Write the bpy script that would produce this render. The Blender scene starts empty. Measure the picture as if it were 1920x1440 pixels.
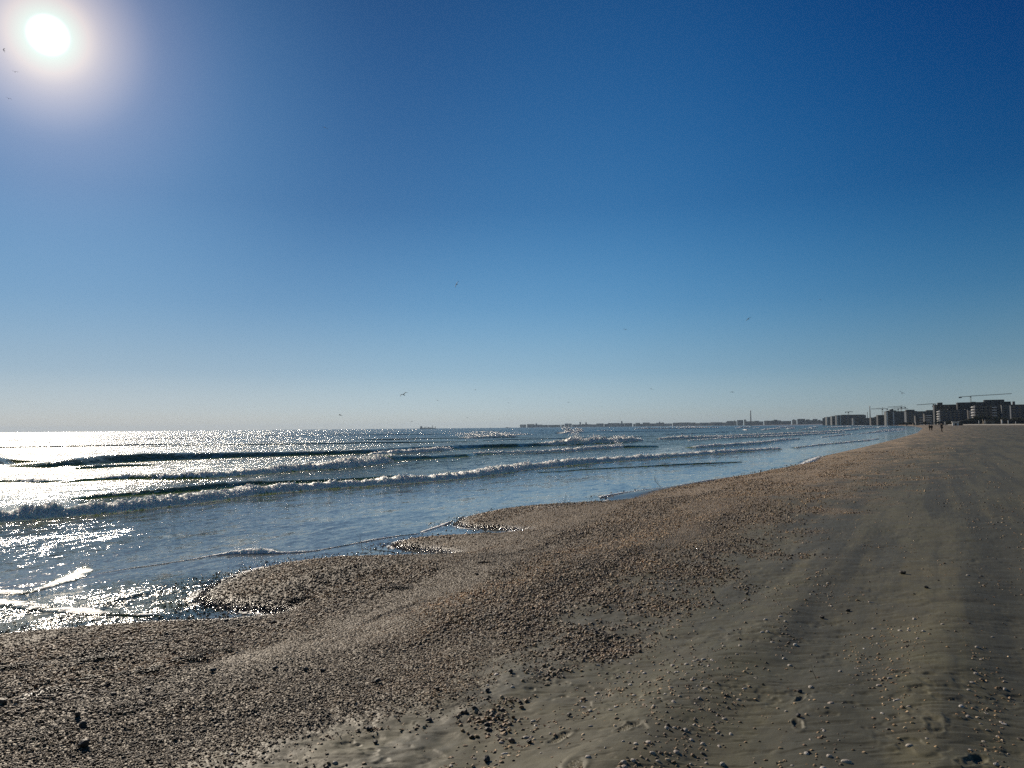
import bpy, bmesh, math, random
import numpy as np
from mathutils import Vector, Matrix
C = bpy.context; S = C.scene; COL = C.collection
random.seed(7); RNG = np.random.default_rng(11)
# ---------------------------------------------------------------- camera
F = 1442.0; H = 2.2; PITCH = math.radians(3.24); ROLL = math.radians(0.54)
fwd = Vector((0, math.cos(PITCH), math.sin(PITCH))); _r = Vector((1, 0, 0)); _u = Vector((0, -math.sin(PITCH), math.cos(PITCH)))
RT = math.cos(ROLL)*_r - math.sin(ROLL)*_u; UP = math.sin(ROLL)*_r + math.cos(ROLL)*_u
cam = bpy.data.cameras.new('camera'); co = bpy.data.objects.new('camera', cam); COL.objects.link(co)
cam.sensor_width = 36; cam.lens = F/1920*36; cam.clip_end = 60000; cam.clip_start = .05
m = Matrix((RT, UP, -fwd)).transposed().to_4x4(); m.translation = (0, 0, H); co.matrix_world = m; S.camera = co
def pdir(px, py):
    px = float(px); py = float(py)
    return (fwd + (px-960)/F*RT + (720-py)/F*UP).normalized()
def pix(px, py, z=0.0):
    "the ground point at height z seen at this place of the photograph"
    d = pdir(px, py); t = (z-H)/d.z
    return (d.x*t, d.y*t)
def horizon(px):
    "photo row of the horizon in column px"
    k = (px-960)/F
    return 720 + F*(fwd.z + k*RT.z)/UP.z
# ---------------------------------------------------------------- world, sun, exposure
SD = pdir(90, 66); EL = math.asin(SD.z); AZ = math.atan2(SD.x, SD.y)
W = bpy.data.worlds.new('World'); S.world = W; W.use_nodes = True; nt = W.node_tree; N = nt.nodes; L = nt.links
def nd(tree, typ, **kw):
    n = tree.nodes.new(typ)
    for k, v in kw.items():
        if k[0] == 'i' and k[1:].isdigit(): n.inputs[int(k[1:])].default_value = v
        else: setattr(n, k, v)
    return n
def mth(tree, op, a, b=None, c=None, clamp=False):
    n = tree.nodes.new('ShaderNodeMath'); n.operation = op; n.use_clamp = clamp
    for i, x in enumerate((a, b, c)):
        if x is None: continue
        if isinstance(x, (int, float)): n.inputs[i].default_value = x
        else: tree.links.new(x, n.inputs[i])
    return n.outputs[0]
def vmth(tree, op, a, b=None, s=None):
    n = tree.nodes.new('ShaderNodeVectorMath'); n.operation = op
    for i, x in enumerate((a, b)):
        if x is None: continue
        if isinstance(x, (tuple, list)): n.inputs[i].default_value = x
        else: tree.links.new(x, n.inputs[i])
    if s is not None:
        if isinstance(s, (int, float)): n.inputs['Scale'].default_value = s
        else: tree.links.new(s, n.inputs['Scale'])
    return n.outputs['Value'] if op in ('DOT_PRODUCT', 'LENGTH', 'DISTANCE') else n.outputs['Vector']
def ramp(tree, fac, stops, interp='LINEAR'):
    n = tree.nodes.new('ShaderNodeValToRGB'); e = n.color_ramp.elements; n.color_ramp.interpolation = interp
    while len(e) < len(stops): e.new(0.5)
    for x, (p, c) in zip(e, stops):
        x.position = p; x.color = (*c, 1) if len(c) == 3 else c
    tree.links.new(fac, n.inputs[0]); return n.outputs[0]
def mix(tree, fac, a, b, mode='MIX'):
    n = tree.nodes.new('ShaderNodeMix'); n.data_type = 'RGBA'; n.blend_type = mode
    for i, x in ((0, fac), (6, a), (7, b)):
        if isinstance(x, (int, float)): n.inputs[i].default_value = x
        elif isinstance(x, (tuple, list)): n.inputs[i].default_value = (*x, 1) if len(x) == 3 else x
        else: tree.links.new(x, n.inputs[i])
    return n.outputs[2]
sky = nd(nt, 'ShaderNodeTexSky', sky_type='NISHITA', sun_disc=False, sun_elevation=EL, sun_rotation=AZ,
         air_density=1.0, dust_density=0.3, ozone_density=3.0)
geo = N.new('ShaderNodeTexCoord'); dv = vmth(nt, 'NORMALIZE', geo.outputs['Generated'])
sx = N.new('ShaderNodeSeparateXYZ'); L.new(dv, sx.inputs[0])
elev = mth(nt, 'MULTIPLY', mth(nt, 'ARCSINE', sx.outputs[2]), 180/math.pi)
gam = mth(nt, 'MULTIPLY', mth(nt, 'ARCCOSINE', vmth(nt, 'DOT_PRODUCT', dv, tuple(SD))), 180/math.pi)
# how the air's colour changes with height above the horizon and with the angle from the sun, except behind the camera
ER = ramp(nt, mth(nt, 'DIVIDE', elev, 90, clamp=True), [(0, (.735, .735, .705)), (1.5/90, (.715, .78, .805)), (4/90, (.59, .71, .785)), (9/90, (.395, .60, .765)),
     (16/90, (.241, .457, .6585)), (30/90, (.115, .318, .535)), (1, (.12, .24, .38))], 'B_SPLINE')
GR = ramp(nt, mth(nt, 'DIVIDE', gam, 180, clamp=True), [(0, (1.2, 1, .8)), (1.4/180, (1.1, .84, .58)), (3/180, (.84, .62, .47)), (6/180, (.49, .375, .335)), (12/180, (.335, .305, .285)),
     (20/180, (.255, .225, .22)), (30/180, (.25, .25, .25)), (45/180, (.21, .225, .235)), (65/180, (.035, .055, .062)), (95/180, (.20, .155, .09)), (1, (.34, .25, .13))], 'B_SPLINE')  # last stops: unseen rear sky brightened and warmed as added fill for shaded foam
disp = vmth(nt, 'MAXIMUM', vmth(nt, 'SUBTRACT', vmth(nt, 'ADD', ER, GR), (.25, .25, .25)), (0, 0, 0))
gm = N.new('ShaderNodeGamma'); gm.inputs[1].default_value = 2.25; L.new(disp, gm.inputs[0])
mr = nd(nt, 'ShaderNodeMapRange', interpolation_type='SMOOTHERSTEP'); L.new(gam, mr.inputs[0])
for i, v in ((1, 0.15), (2, 1.3), (3, 5.0), (4, 0.0)): mr.inputs[i].default_value = v
air = vmth(nt, 'ADD', gm.outputs[0], vmth(nt, 'SCALE', (1, .95, .88), s=mr.outputs[0]))
SKY_STR = 0.1
air = vmth(nt, 'SCALE', air, s=1/SKY_STR)
tot = vmth(nt, 'ADD', air, vmth(nt, 'SCALE', sky.outputs[0], s=0.03))
bg = N['Background']; bg.inputs[1].default_value = SKY_STR; L.new(tot, bg.inputs[0])
sl = bpy.data.lights.new('sun', 'SUN'); sl.energy = 4.4; sl.angle = math.radians(0.53); sl.color = (1, .87, .70)
so = bpy.data.objects.new('sun', sl); COL.objects.link(so); so.rotation_euler = SD.to_track_quat('Z', 'Y').to_euler()
vs = S.view_settings; vs.view_transform = 'Standard'; vs.look = 'None'; vs.exposure = 0; vs.gamma = 1
S.cycles.use_denoising = False; S.cycles.max_bounces = 5; S.cycles.volume_bounces = 0; S.cycles.caustics_reflective = False
# ---------------------------------------------------------------- small helpers
def smooth(a, b, x):
    t = np.clip((x-a)/(b-a), 0, 1); return t*t*(3-2*t)
def _hash(ix, iy, seed):
    n = (ix.astype(np.int64)*374761393 + iy.astype(np.int64)*668265263 + seed*982451653) & 0xffffffff
    n = ((n ^ (n >> 13))*1274126177) & 0xffffffff
    return ((n ^ (n >> 16)) & 0xffffff).astype(np.float64)/0xffffff
def vn(x, y, seed=0):
    ix = np.floor(x); iy = np.floor(y); fx = x-ix; fy = y-iy; fx = fx*fx*(3-2*fx); fy = fy*fy*(3-2*fy)
    a = _hash(ix, iy, seed); b = _hash(ix+1, iy, seed); c = _hash(ix, iy+1, seed); d = _hash(ix+1, iy+1, seed)
    return (a*(1-fx)+b*fx)*(1-fy) + (c*(1-fx)+d*fx)*fy
def fbm(x, y, seed=0, o=4, g=.5):
    s = 0; a = 1; t = 0
    for i in range(o):
        s = s + a*vn(x*2**i+17.3*i, y*2**i-9.1*i, seed+i); t += a; a *= g
    return s/t
def tag(o, label=None, cat=None, group=None, kind=None):
    if label: o['label'] = label
    if cat: o['category'] = cat
    if group: o['group'] = group
    if kind: o['kind'] = kind
    return o
def np_mesh(name, V, Q, mat, attrs=None, parent=None, smooth_=True):
    me = bpy.data.meshes.new(name); V = np.asarray(V, np.float32); Q = np.asarray(Q, np.int32); k = Q.shape[1]
    me.vertices.add(len(V)); me.vertices.foreach_set('co', V.ravel())
    me.loops.add(Q.size); me.loops.foreach_set('vertex_index', Q.ravel())
    me.polygons.add(len(Q)); me.polygons.foreach_set('loop_start', np.arange(0, Q.size, k, dtype=np.int32))
    me.polygons.foreach_set('use_smooth', np.full(len(Q), smooth_))
    me.update(calc_edges=True)
    for n, a in (attrs or {}).items():
        at = me.attributes.new(n, 'FLOAT', 'POINT'); at.data.foreach_set('value', np.asarray(a, np.float32).ravel())
    if mat: me.materials.append(mat)
    o = bpy.data.objects.new(name, me); COL.objects.link(o)
    if parent: o.parent = parent
    return o
def grid_quads(R, K):
    i = np.arange(R*K).reshape(R, K)
    return np.stack([i[:-1, :-1], i[:-1, 1:], i[1:, 1:], i[1:, :-1]], -1).reshape(-1, 4)
def seg_dist(X, Y, P):
    "distance to the polyline P"
    best = np.full(X.shape, 1e18)
    for (ax, ay), (bx, by) in zip(P[:-1], P[1:]):
        dx, dy = bx-ax, by-ay; l2 = dx*dx+dy*dy
        t = np.clip(((X-ax)*dx+(Y-ay)*dy)/l2, 0, 1)
        best = np.minimum(best, (X-ax-t*dx)**2+(Y-ay-t*dy)**2)
    return np.sqrt(best)
def inside(X, Y, P):
    r = np.zeros(X.shape, bool); n = len(P)
    for i in range(n):
        ax, ay = P[i]; bx, by = P[(i+1) % n]
        c = (ay > Y) != (by > Y)
        if by != ay: r ^= c & (X < (bx-ax)*(Y-ay)/(by-ay)+ax)
    return r
# ---------------------------------------------------------------- where land meets water
SH = [(-60, 1204), (0, 1190), (90, 1182), (200, 1173), (330, 1166), (430, 1163), (500, 1156), (520, 1150), (450, 1146), (385, 1138), (362, 1124), (385, 1104), (430, 1083), (500, 1064), (560, 1054), (640, 1046), (740, 1044), (800, 1042), (840, 1040),
      (800, 1034), (750, 1030), (728, 1022), (760, 1013), (830, 1007), (900, 1004), (960, 999), (975, 996), (930, 993), (870, 990), (848, 984), (858, 976), (890, 966), (940, 956), (1000, 950), (1060, 946), (1120, 943), (1145, 940),
      (1130, 934), (1165, 926), (1230, 917), (1300, 908), (1350, 899), (1400, 891), (1465, 878), (1520, 868), (1538, 857), (1575, 848), (1620, 838), (1680, 823), (1718, 812), (1729, 803), (1712, 799.3), (1670, 797.4), (1560, 796.8)]
SHW = [pix(x, y) for x, y in SH]
a0 = SHW[0]
SHW = [(-24, -22), (-15, -7), (a0[0]-1.6, a0[1]-2.0)] + SHW + [(1420, 3500), (1450, 4300), (1330, 4950), (900, 5500), (400, 5900), (60, 6150), (-75, 6250), (-150, 6500)]
LAND = SHW + [(-200, 9500), (12000, 12000), (12000, -300), (-24, -300)]
SAND = [pix(x, y, .45) for x, y in [(470, 1470), (560, 1400), (690, 1330), (800, 1275), (950, 1225), (1080, 1165), (1130, 1120), (1200, 1085), (1320, 1030), (1440, 980), (1500, 942), (1590, 900), (1660, 850), (1710, 822), (1745, 806)]]
SAND = [(-6, -12), (-2.6, 1.5)] + SAND + [(600, 1100), (3000, 5000)]
SANDP = SAND + [(9000, 5000), (9000, -200), (-6, -200)]
def sd_shore(X, Y):
    d = seg_dist(X, Y, SHW); return np.where(inside(X, Y, LAND), d, -d)
def gravel_mask(X, Y, sd):
    d = seg_dist(X, Y, SAND); d = np.where(inside(X, Y, SANDP), d, -d)
    w = .42+.055*np.hypot(X, Y)
    n = (fbm(X*1.3, Y*1.3, 5)-.5)*3.0 + (fbm(X*5, Y*5, 9)-.5)*1.5
    return 1-smooth(-1.4, 1.5, d/w+n)
# direction along the shore near the camera
SA = math.radians(29); AX = np.array([math.sin(SA), math.cos(SA)]); AY = np.array([-math.cos(SA), math.sin(SA)])
def ground_z(X, Y, sd=None, fine=True):
    if sd is None: sd = sd_shore(X, Y)
    r = np.hypot(X, Y); p = np.maximum(sd, 0)
    z = .05*(1-np.exp(-p/.25)) + .80*(1-np.exp(-p/7.0)) + .42*smooth(20, 220, p*np.minimum(1, r/40))
    z = np.where(sd < 0, np.maximum(-1.5, .10*sd-.01), z)
    u = X*AX[0]+Y*AX[1]; v = X*AY[0]+Y*AY[1]
    land = smooth(.2, 1.5, sd)
    near = np.exp(-(r/26)**2)
    z = z + land*(.09*(fbm(u*.12, v*.35, 31, 3)-.5) + .028*near*(fbm(u*.22, v*1.5, 33, 3)-.5)*2)
    if fine:
        # soft ridges left by wheels and wind, running with the shore
        w = v + .5*(fbm(u*.25, v*.2, 40, 2)-.5)
        sandy = smooth(3.2, 1.5, v)
        z = z + sandy*near*np.exp(-(r/13)**2)*(1.5*.017*np.sin(w*4.6+1.0)*smooth(.2,.8,fbm(u*.35,v*.6,43,2))*1.4+.010*np.sin(w*9.7+u*.2)*fbm(u*.3, v*.3, 44, 2))
        z = z + land*.014*(fbm(X*3.3, Y*3.3, 50, 4)-.5)*np.exp(-r/40)*2
        gv = land*near*smooth(1.4, 3.0, v)
        z = z + gv*(.050*(fbm(X*1.5, Y*1.5, 61, 3)-.5)+.030*(fbm(X*5.5, Y*5.5, 62, 3)-.5))
        # drift steps in the shell bank
        z = z + smooth(.3, 1., sd)*(1-smooth(2.2, 3.4, sd))*near*.014*(smooth(.44, .54, fbm(u*.5, v*2.2, 60, 3))-.5)
        sc_ = smooth(.5, .62, fbm(X*.9, Y*1.1, 52, 3))*smooth(1.5, 3.5, sd)*near
        z = z - .008*sc_*smooth(.56, .74, fbm(X*9, Y*9, 53, 3))-.004*smooth(2, 4, sd)*near*smooth(.55, .7, fbm(X*5, Y*19, 54, 3))
        # far dunes and trampled sand
        z = z + smooth(25, 60, r)*land*(.10*(fbm(X*.09, Y*.06, 70, 4)-.5)+.16*(fbm(X*.45, Y*.3, 71, 3)-.5)) 
    return z
# footprints: hollows pressed into the sand with raised rims and tread bars
PRINTS = []
for x, y, ang, s in [(1078, 1428, .15, 1), (1050, 1350, .6, .7), (1178, 1345, .9, .7), (1755, 1362, .5, .9), (1500, 1292, .6, .45), (1497, 1342, .3, .5), (1830, 1425, .9, .7)]:
    wx, wy = pix(x, y, .6); PRINTS.append((wx, wy, ang, s))
def add_prints(X, Y, Z):
    for k, (wx, wy, ang, s) in enumerate(PRINTS):
        mk = (abs(X-wx) < .5) & (abs(Y-wy) < .5)
        if not mk.any(): continue
        dx = X[mk]-wx; dy = Y[mk]-wy; c, q = math.cos(ang), math.sin(ang)
        b = (dx*c-dy*q)/(.052*s); a = (dx*q+dy*c)/(.14*s)
        waist = 1-.22*np.exp(-((a+.15)/.35)**2)
        rr = np.sqrt((b/waist)**2+a*a)
        rr = rr*(1+(.9 if k > 1 else .15)*(fbm(dx*14+k*7, dy*14, k+5, 3)-.5)); dip = -(.005 if k < 4 else .010)*(1-smooth(.6, 1.15, rr)) + .003*np.exp(-((rr-1.3)/.25)**2)
        tread = .0035*np.where(np.sin(a*.14*s/.019*2*math.pi) > 0, 1, -1)*(1-smooth(.75, .9, rr))*(np.abs(b) > .08) if k < 3 else .008*(fbm(dx*30, dy*30, k)-.5)
        Z[mk] += dip+tread*(1 if k < 3 else (rr < 1.3))
    return Z
# ---------------------------------------------------------------- materials of the setting
def mat(name):
    m = bpy.data.materials.new(name); m.use_nodes = True; t = m.node_tree
    return m, t, t.nodes['Principled BSDF']
def noise(t, vec, scale, detail=3, rough=.5, dim='3D', out=0):
    n = nd(t, 'ShaderNodeTexNoise', noise_dimensions=dim); n.inputs['Scale'].default_value = scale; n.inputs['Detail'].default_value = detail; n.inputs['Roughness'].default_value = rough
    if vec is not None: t.links.new(vec, n.inputs['Vector'])
    return n.outputs[out]
def attr(t, name): n = nd(t, 'ShaderNodeAttribute', attribute_name=name); return n.outputs['Fac']
def mrange(t, v, a, b, c=0, d=1, typ='SMOOTHSTEP'):
    n = nd(t, 'ShaderNodeMapRange', interpolation_type=typ); t.links.new(v, n.inputs[0])
    for i, x in ((1, a), (2, b), (3, c), (4, d)): n.inputs[i].default_value = x
    return n.outputs[0]
def nd_map(t, v, sc, rz=0):
    n = nd(t, 'ShaderNodeMapping'); t.links.new(v, n.inputs[0]); n.inputs['Scale'].default_value = sc; n.inputs['Rotation'].default_value = (0, 0, rz); return n.outputs[0]
# water
M_SEA, t, P = mat('sea_water')
pos = nd(t, 'ShaderNodeNewGeometry'); pv = pos.outputs['Position']
mp = nd(t, 'ShaderNodeMapping'); t.links.new(pv, mp.inputs[0]); mp.inputs['Rotation'].default_value = (0, 0, math.radians(-61)); mp.inputs['Scale'].default_value = (1, 1, 1)
# after this rotation x runs along the crests; squeeze it so ripples are long
mp2 = nd(t, 'ShaderNodeMapping'); t.links.new(mp.outputs[0], mp2.inputs[0]); mp2.inputs['Scale'].default_value = (.38, 1, 1)
cv = mp2.outputs[0]
chop = attr(t, 'chop'); foam = attr(t, 'foam'); murk = attr(t, 'murk')
sl_ = None
for sc, am, det in ((.35, .6, 2), (1.4, 1.3, 2), (5.0, 1.7, 2), (19, 1.6, 1), (75, 1.2, 0)):
    c_ = noise(t, cv, sc, det, .55, out=1)
    c_ = vmth(t, 'SCALE', vmth(t, 'SUBTRACT', c_, (.5, .5, .5)), s=am)
    sl_ = c_ if sl_ is None else vmth(t, 'ADD', sl_, c_)
# gusts: patches of rougher and smoother water
gust = mrange(t, noise(t, cv, .07, 3), .3, .7, .6, 1.25)
slope = vmth(t, 'SCALE', vmth(t, 'MULTIPLY', sl_, (1, 1, 0)), s=mth(t, 'MULTIPLY', chop, gust))
wn = vmth(t, 'NORMALIZE', vmth(t, 'ADD', pos.outputs['Normal'], slope))
deep = mix(t, murk, (.006, .032, .042), (.15, .165, .065))
t.links.new(mth(t, 'MULTIPLY', murk, .4), P.inputs['Subsurface Weight']); P.inputs['Subsurface Radius'].default_value = (.6, .9, .4); P.inputs['Subsurface Scale'].default_value = .5
t.links.new(mrange(t, chop, .35, 1.1, .06, .19, 'LINEAR'), P.inputs['Roughness']); P.inputs['IOR'].default_value = 1.333
deep = mix(t, mrange(t, chop, .10, .34, 1, 0), deep, (.15, .155, .135))
t.links.new(mrange(t, chop, .35, 1.1, .5, .26, 'LINEAR'), P.inputs['Specular IOR Level'])
t.links.new(deep, P.inputs['Base Color']); t.links.new(wn, P.inputs['Normal'])
fz = noise(t, cv, 9, 5, .65); fz2 = noise(t, cv, 1.1, 3, .6)
fn = mth(t, 'ADD', mth(t, 'MULTIPLY', fz, .6), mth(t, 'MULTIPLY', fz2, .4))
th = mth(t, 'SUBTRACT', .78, mth(t, 'MULTIPLY', foam, .56))
ff = mth(t, 'MULTIPLY', mth(t, 'SUBTRACT', fn, th), 11, clamp=True)
fd = nd(t, 'ShaderNodeBsdfDiffuse'); ft = nd(t, 'ShaderNodeBsdfTranslucent'); fg = nd(t, 'ShaderNodeBsdfGlossy')
for b_ in (fd, ft): b_.inputs[0].default_value = (.74, .75, .76, 1)
fg.inputs[0].default_value = (.9, .9, .9, 1); fg.inputs['Roughness'].default_value = .25
bm = nd(t, 'ShaderNodeBump'); bm.inputs['Strength'].default_value = .9; bm.inputs['Distance'].default_value = .03; t.links.new(noise(t, pv, 28, 4, .65), bm.inputs['Height'])
for b_ in (fd, ft, fg): t.links.new(bm.outputs[0], b_.inputs['Normal'])
fs = nd(t, 'ShaderNodeBsdfPrincipled'); fs.inputs['Base Color'].default_value = (.96, .91, .83, 1); fs.inputs['Roughness'].default_value = .5; fs.inputs['Subsurface Weight'].default_value = 1; fs.inputs['Subsurface Radius'].default_value = (.9, 1, 1); fs.inputs['Subsurface Scale'].default_value = .03; t.links.new(bm.outputs[0], fs.inputs['Normal'])
ms1 = nd(t, 'ShaderNodeMixShader'); ms1.inputs[0].default_value = .22; t.links.new(fd.outputs[0], ms1.inputs[1]); t.links.new(ft.outputs[0], ms1.inputs[2])
ms0 = nd(t, 'ShaderNodeMixShader'); ms0.inputs[0].default_value = .10; t.links.new(ms1.outputs[0], ms0.inputs[1]); t.links.new(fg.outputs[0], ms0.inputs[2])
ms2 = nd(t, 'ShaderNodeMixShader'); t.links.new(ff, ms2.inputs[0]); t.links.new(P.outputs[0], ms2.inputs[1]); t.links.new(fs.outputs[0], ms2.inputs[2])
t.links.new(ms2.outputs[0], t.nodes['Material Output'].inputs[0])
# beach
M_BEACH, t, P = mat('beach')
pos = nd(t, 'ShaderNodeNewGeometry'); pv = pos.outputs['Position']
sx_ = nd(t, 'ShaderNodeSeparateXYZ'); t.links.new(pv, sx_.inputs[0])
gr = attr(t, 'gravel'); wet = attr(t, 'wet')
big = noise(t, pv, .35, 4, .6); med = noise(t, pv, 3.0, 5, .6); fin = noise(t, pv, 90, 3, .6)
sandc = ramp(t, big, [(.3, (.078, .082, .040)), (.5, (.104, .100, .051)), (.72, (.142, .124, .064))])
sandc = mix(t, mrange(t, med, .3, .75), sandc, (.080, .076, .046))
sandc = mix(t, mth(t, 'MULTIPLY', fin, .30), sandc, (.22, .18, .12))
stk = noise(t, nd_map(t, pv, (1, 1, 1), math.radians(-61)), 1, 1)
mpk = nd(t, 'ShaderNodeMapping'); t.links.new(nd_map(t, pv, (1, 1, 1), math.radians(-61)), mpk.inputs[0]); mpk.inputs['Scale'].default_value = (.10, 1.9, 1)
stk = noise(t, mpk.outputs[0], 1, 5, .62)
sandc = mix(t, mrange(t, stk, .45, .60, 0, .8), sandc, (.066, .064, .042))
vor = nd(t, 'ShaderNodeTexVoronoi'); vor.inputs['Scale'].default_value = 42; vor.inputs['Randomness'].default_value = 1; t.links.new(pv, vor.inputs['Vector'])
sc_ = nd(t, 'ShaderNodeSeparateColor'); t.links.new(vor.outputs['Color'], sc_.inputs[0])
grc = ramp(t, sc_.outputs[0], [(0, (.08, .06, .035)), (.25, (.24, .165, .09)), (.5, (.38, .27, .155)), (.75, (.50, .38, .24)), (1, (.68, .56, .42))])
grc = mix(t, mrange(t, big, .35, .65, 0, .5), grc, (.42, .31, .19))
grc = mix(t, mth(t, 'MULTIPLY', attr(t, 'gap_shade'), .75), grc, (.085, .070, .045))  # near the camera, shade between shells is painted into the ground colour
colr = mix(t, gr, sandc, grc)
dry = mix(t, mth(t, 'MULTIPLY', wet, .60), colr, (.03, .028, .022))
inl = attr(t, 'inland')
sp = mrange(t, noise(t, nd_map(t, pv, (.5, 1.0, 1)), .5, 6, .72), .52, .58, 0, .85)
dry = mix(t, mth(t, 'MULTIPLY', inl, .75), dry, (.225, .16, .095))
dry = mix(t, mth(t, 'MULTIPLY', sp, inl), dry, (.07, .06, .045))
t.links.new(dry, P.inputs['Base Color'])
t.links.new(mrange(t, wet, 0, 1, .62, .12, 'LINEAR'), P.inputs['Roughness'])
P.inputs['Specular IOR Level'].default_value = .3
b1 = nd(t, 'ShaderNodeBump'); b1.inputs['Distance'].default_value = .02; t.links.new(mth(t, 'MULTIPLY', gr, .9), b1.inputs['Strength'])
t.links.new(mth(t, 'SUBTRACT', 1, vor.outputs['Distance']), b1.inputs['Height'])
b2 = nd(t, 'ShaderNodeBump'); b2.inputs['Distance'].default_value = .012; b2.inputs['Strength'].default_value = .55
# small wind-laid streaks across the sand
mps = nd(t, 'ShaderNodeMapping'); t.links.new(pv, mps.inputs[0]); mps.inputs['Rotation'].default_value = (0, 0, .15); mps.inputs['Scale'].default_value = (6, 22, 10)
st = noise(t, mps.outputs[0], 1, 4, .6)
hh = mth(t, 'ADD', mth(t, 'MULTIPLY', st, .4), mth(t, 'MULTIPLY', fin, .12))
hh = mth(t, 'ADD', hh, mth(t, 'MULTIPLY', stk, 1.2))
t.links.new(hh, b2.inputs['Height']); t.links.new(b1.outputs[0], b2.inputs['Normal']); t.links.new(b2.outputs[0], P.inputs['Normal'])
# ---------------------------------------------------------------- ground sheet
def radial(steps, amin, amax, dens, outer):
    a = np.arange(amin, amax, dens)
    lo = np.arange(-180, amin, outer); hi = np.arange(amax, 180.01, outer)
    return np.radians(np.r_[lo, a, hi])
def ladder(r0, r1, px, cap=1e9, floor=.012, grow=None):
    r = [r0]
    while r[-1] < r1:
        d = r[-1]; s = max(floor, min(d*d*px/(H*F), cap if d < 330 else cap*(d/330)**4))
        if d > 700: s = max(s, d*.06)
        r.append(d+s)
    return np.array(r)
ang = radial(None, -38, 38, .055*1, 4.0)
rad = np.r_[[.05, .5, 1.2, 2.0], ladder(2.6, 9500, 1.5*1, cap=2.5, floor=.006)]
rad = np.r_[rad, [12000]]
A_, R_ = np.meshgrid(ang, rad); X = np.sin(A_)*R_; Y = np.cos(A_)*R_
sdg = sd_shore(X, Y)
Z = ground_z(X, Y, sdg); G = gravel_mask(X, Y, sdg)
# a patch of bare wet sand by the water
bx, by = pix(1215, 926); bare = np.exp(-(((X-bx)*AX[0]+(Y-by)*AX[1])/6.0)**4-(((X-bx)*AY[0]+(Y-by)*AY[1])/.75)**4)
G = G*(1-bare)
Z = add_prints(X, Y, Z)
wetv = np.clip(1-smooth(.015, .09, Z), 0, 1) + 0
wetv = np.maximum(wetv, bare*.8)
# a low hill behind the far town
far = smooth(4300, 5300, R_)*smooth(0, 40, sdg)
Z = Z + far*(2+7*fbm(X*.004, Y*.004, 80, 3)+22*smooth(40, 500, sdg)*(.35+.65*fbm(X*.0022, Y*.0022, 82, 3)))
Q = grid_quads(*X.shape); keep = (sdg.ravel()[Q].max(1) > -2.5) & (R_.ravel()[Q].max(1) > 0)
Q = Q[keep]; used = np.unique(Q); rm = np.full(X.size, -1); rm[used] = np.arange(len(used))
o = np_mesh('beach_ground', np.stack([X.ravel(), Y.ravel(), Z.ravel()], 1)[used], rm[Q][:, ::-1], M_BEACH, {'gravel': G.ravel()[used], 'gap_shade': (1-smooth(9, 30, R_)).ravel()[used], 'wet': wetv.ravel()[used], 'inland': (smooth(14, 60, sdg*np.minimum(1, R_/30))).ravel()[used]})
tag(o, kind='structure')
print('ground', len(used))
# ---------------------------------------------------------------- sea
SV = []; SQ = []; SF = []; SM = []; SC_ = []
def sea_add(V, Q, foam, murk, chop):
    n = sum(len(v) for v in SV); SV.append(V); SQ.append(Q+n); SF.append(foam); SM.append(murk); SC_.append(chop)
ang = radial(None, -38, 36, .075*1, 4.0)
rad = np.r_[[.05, 2, 4, 6], ladder(6.5, 7500, 1.6*1, cap=1.0*1, floor=.02), [9000]]
A_, R_ = np.meshgrid(ang, rad); X = np.sin(A_)*R_; Y = np.cos(A_)*R_
sds = -sd_shore(X, Y); off = np.maximum(sds, 0)
u = X*AX[0]+Y*AX[1]; v = X*AY[0]+Y*AY[1]
amp = smooth(2, 14, off)*.03 + smooth(14, 45, off)*.05 + smooth(60, 200, off)*.10
wv = fbm(u*.035, v*.16, 101, 4, .55)-.5 + .5*np.sin(v*.42+3*fbm(u*.02, v*.05, 103, 2))*smooth(40, 110, off)*.6
Z = amp*wv*2.2*(1-.6*smooth(700, 3000, R_)) + .006*smooth(.2, 3, off)*(fbm(u*1.2, v*3.5, 105, 3)-.5)*2
foamb = smooth(11, 18, off)*(1-smooth(52, 75, off))*.28 + .05*smooth(52, 75, off)
foamb = foamb*(.55+.9*fbm(u*.05, v*.22, 107, 3)) + .12*smooth(3, 9, off)*smooth(-3, -12, X+.0*Y)
wc = smooth(.70, .80, fbm(u*.05, v*.35, 110, 4))*smooth(90, 160, off)*(1-smooth(500, 1500, R_)); foamb = foamb+wc*.7+.95*np.exp(-(off/.15)**2)*smooth(.42, .62, fbm(X*2.2, Y*2.2, 112, 3))
gx, gy = pix(290, 1120); gx2, gy2 = pix(60, 1160)
gx3, gy3 = pix(60, 1025)
glit = .24*np.exp(-((X-gx3)**2+(Y-gy3)**2)/14)+np.exp(-((X-gx)**2+(Y-gy)**2)/1.3)+.8*np.exp(-((X-gx2)**2+(Y-gy2)**2)/1.2)
chopb = .08+.75*glit*(.5+vn(X*40, Y*40, 9))+.18*smooth(1.5, 12, off)+.95*smooth(9, 26, off)+.12*smooth(60, 400, off)
murkb = .32+.15*smooth(8, 22, off)-.44*smooth(30, 140, off)
Q = grid_quads(*X.shape); Q = Q[(sds.ravel()[Q].max(1) > -1.2)]
used = np.unique(Q); rm = np.full(X.size, -1); rm[used] = np.arange(len(used))
sel = lambda a: a.ravel()[used]
sea_add(np.stack([sel(X), sel(Y), sel(Z)], 1), rm[Q][:, ::-1], sel(foamb), sel(murkb), sel(chopb))
print('sea', len(used))
PU = np.array([-1.1, -.65, -.35, -.02, .30, .62, .92, 1.25, 1.9, 2.9, 4.4, 6.6, 9.5]); PZ = np.array([-.12, .02, .18, .42, .64, .84, .96, 1.0, .93, .70, .42, .16, -.12])
DROPS = []
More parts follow.
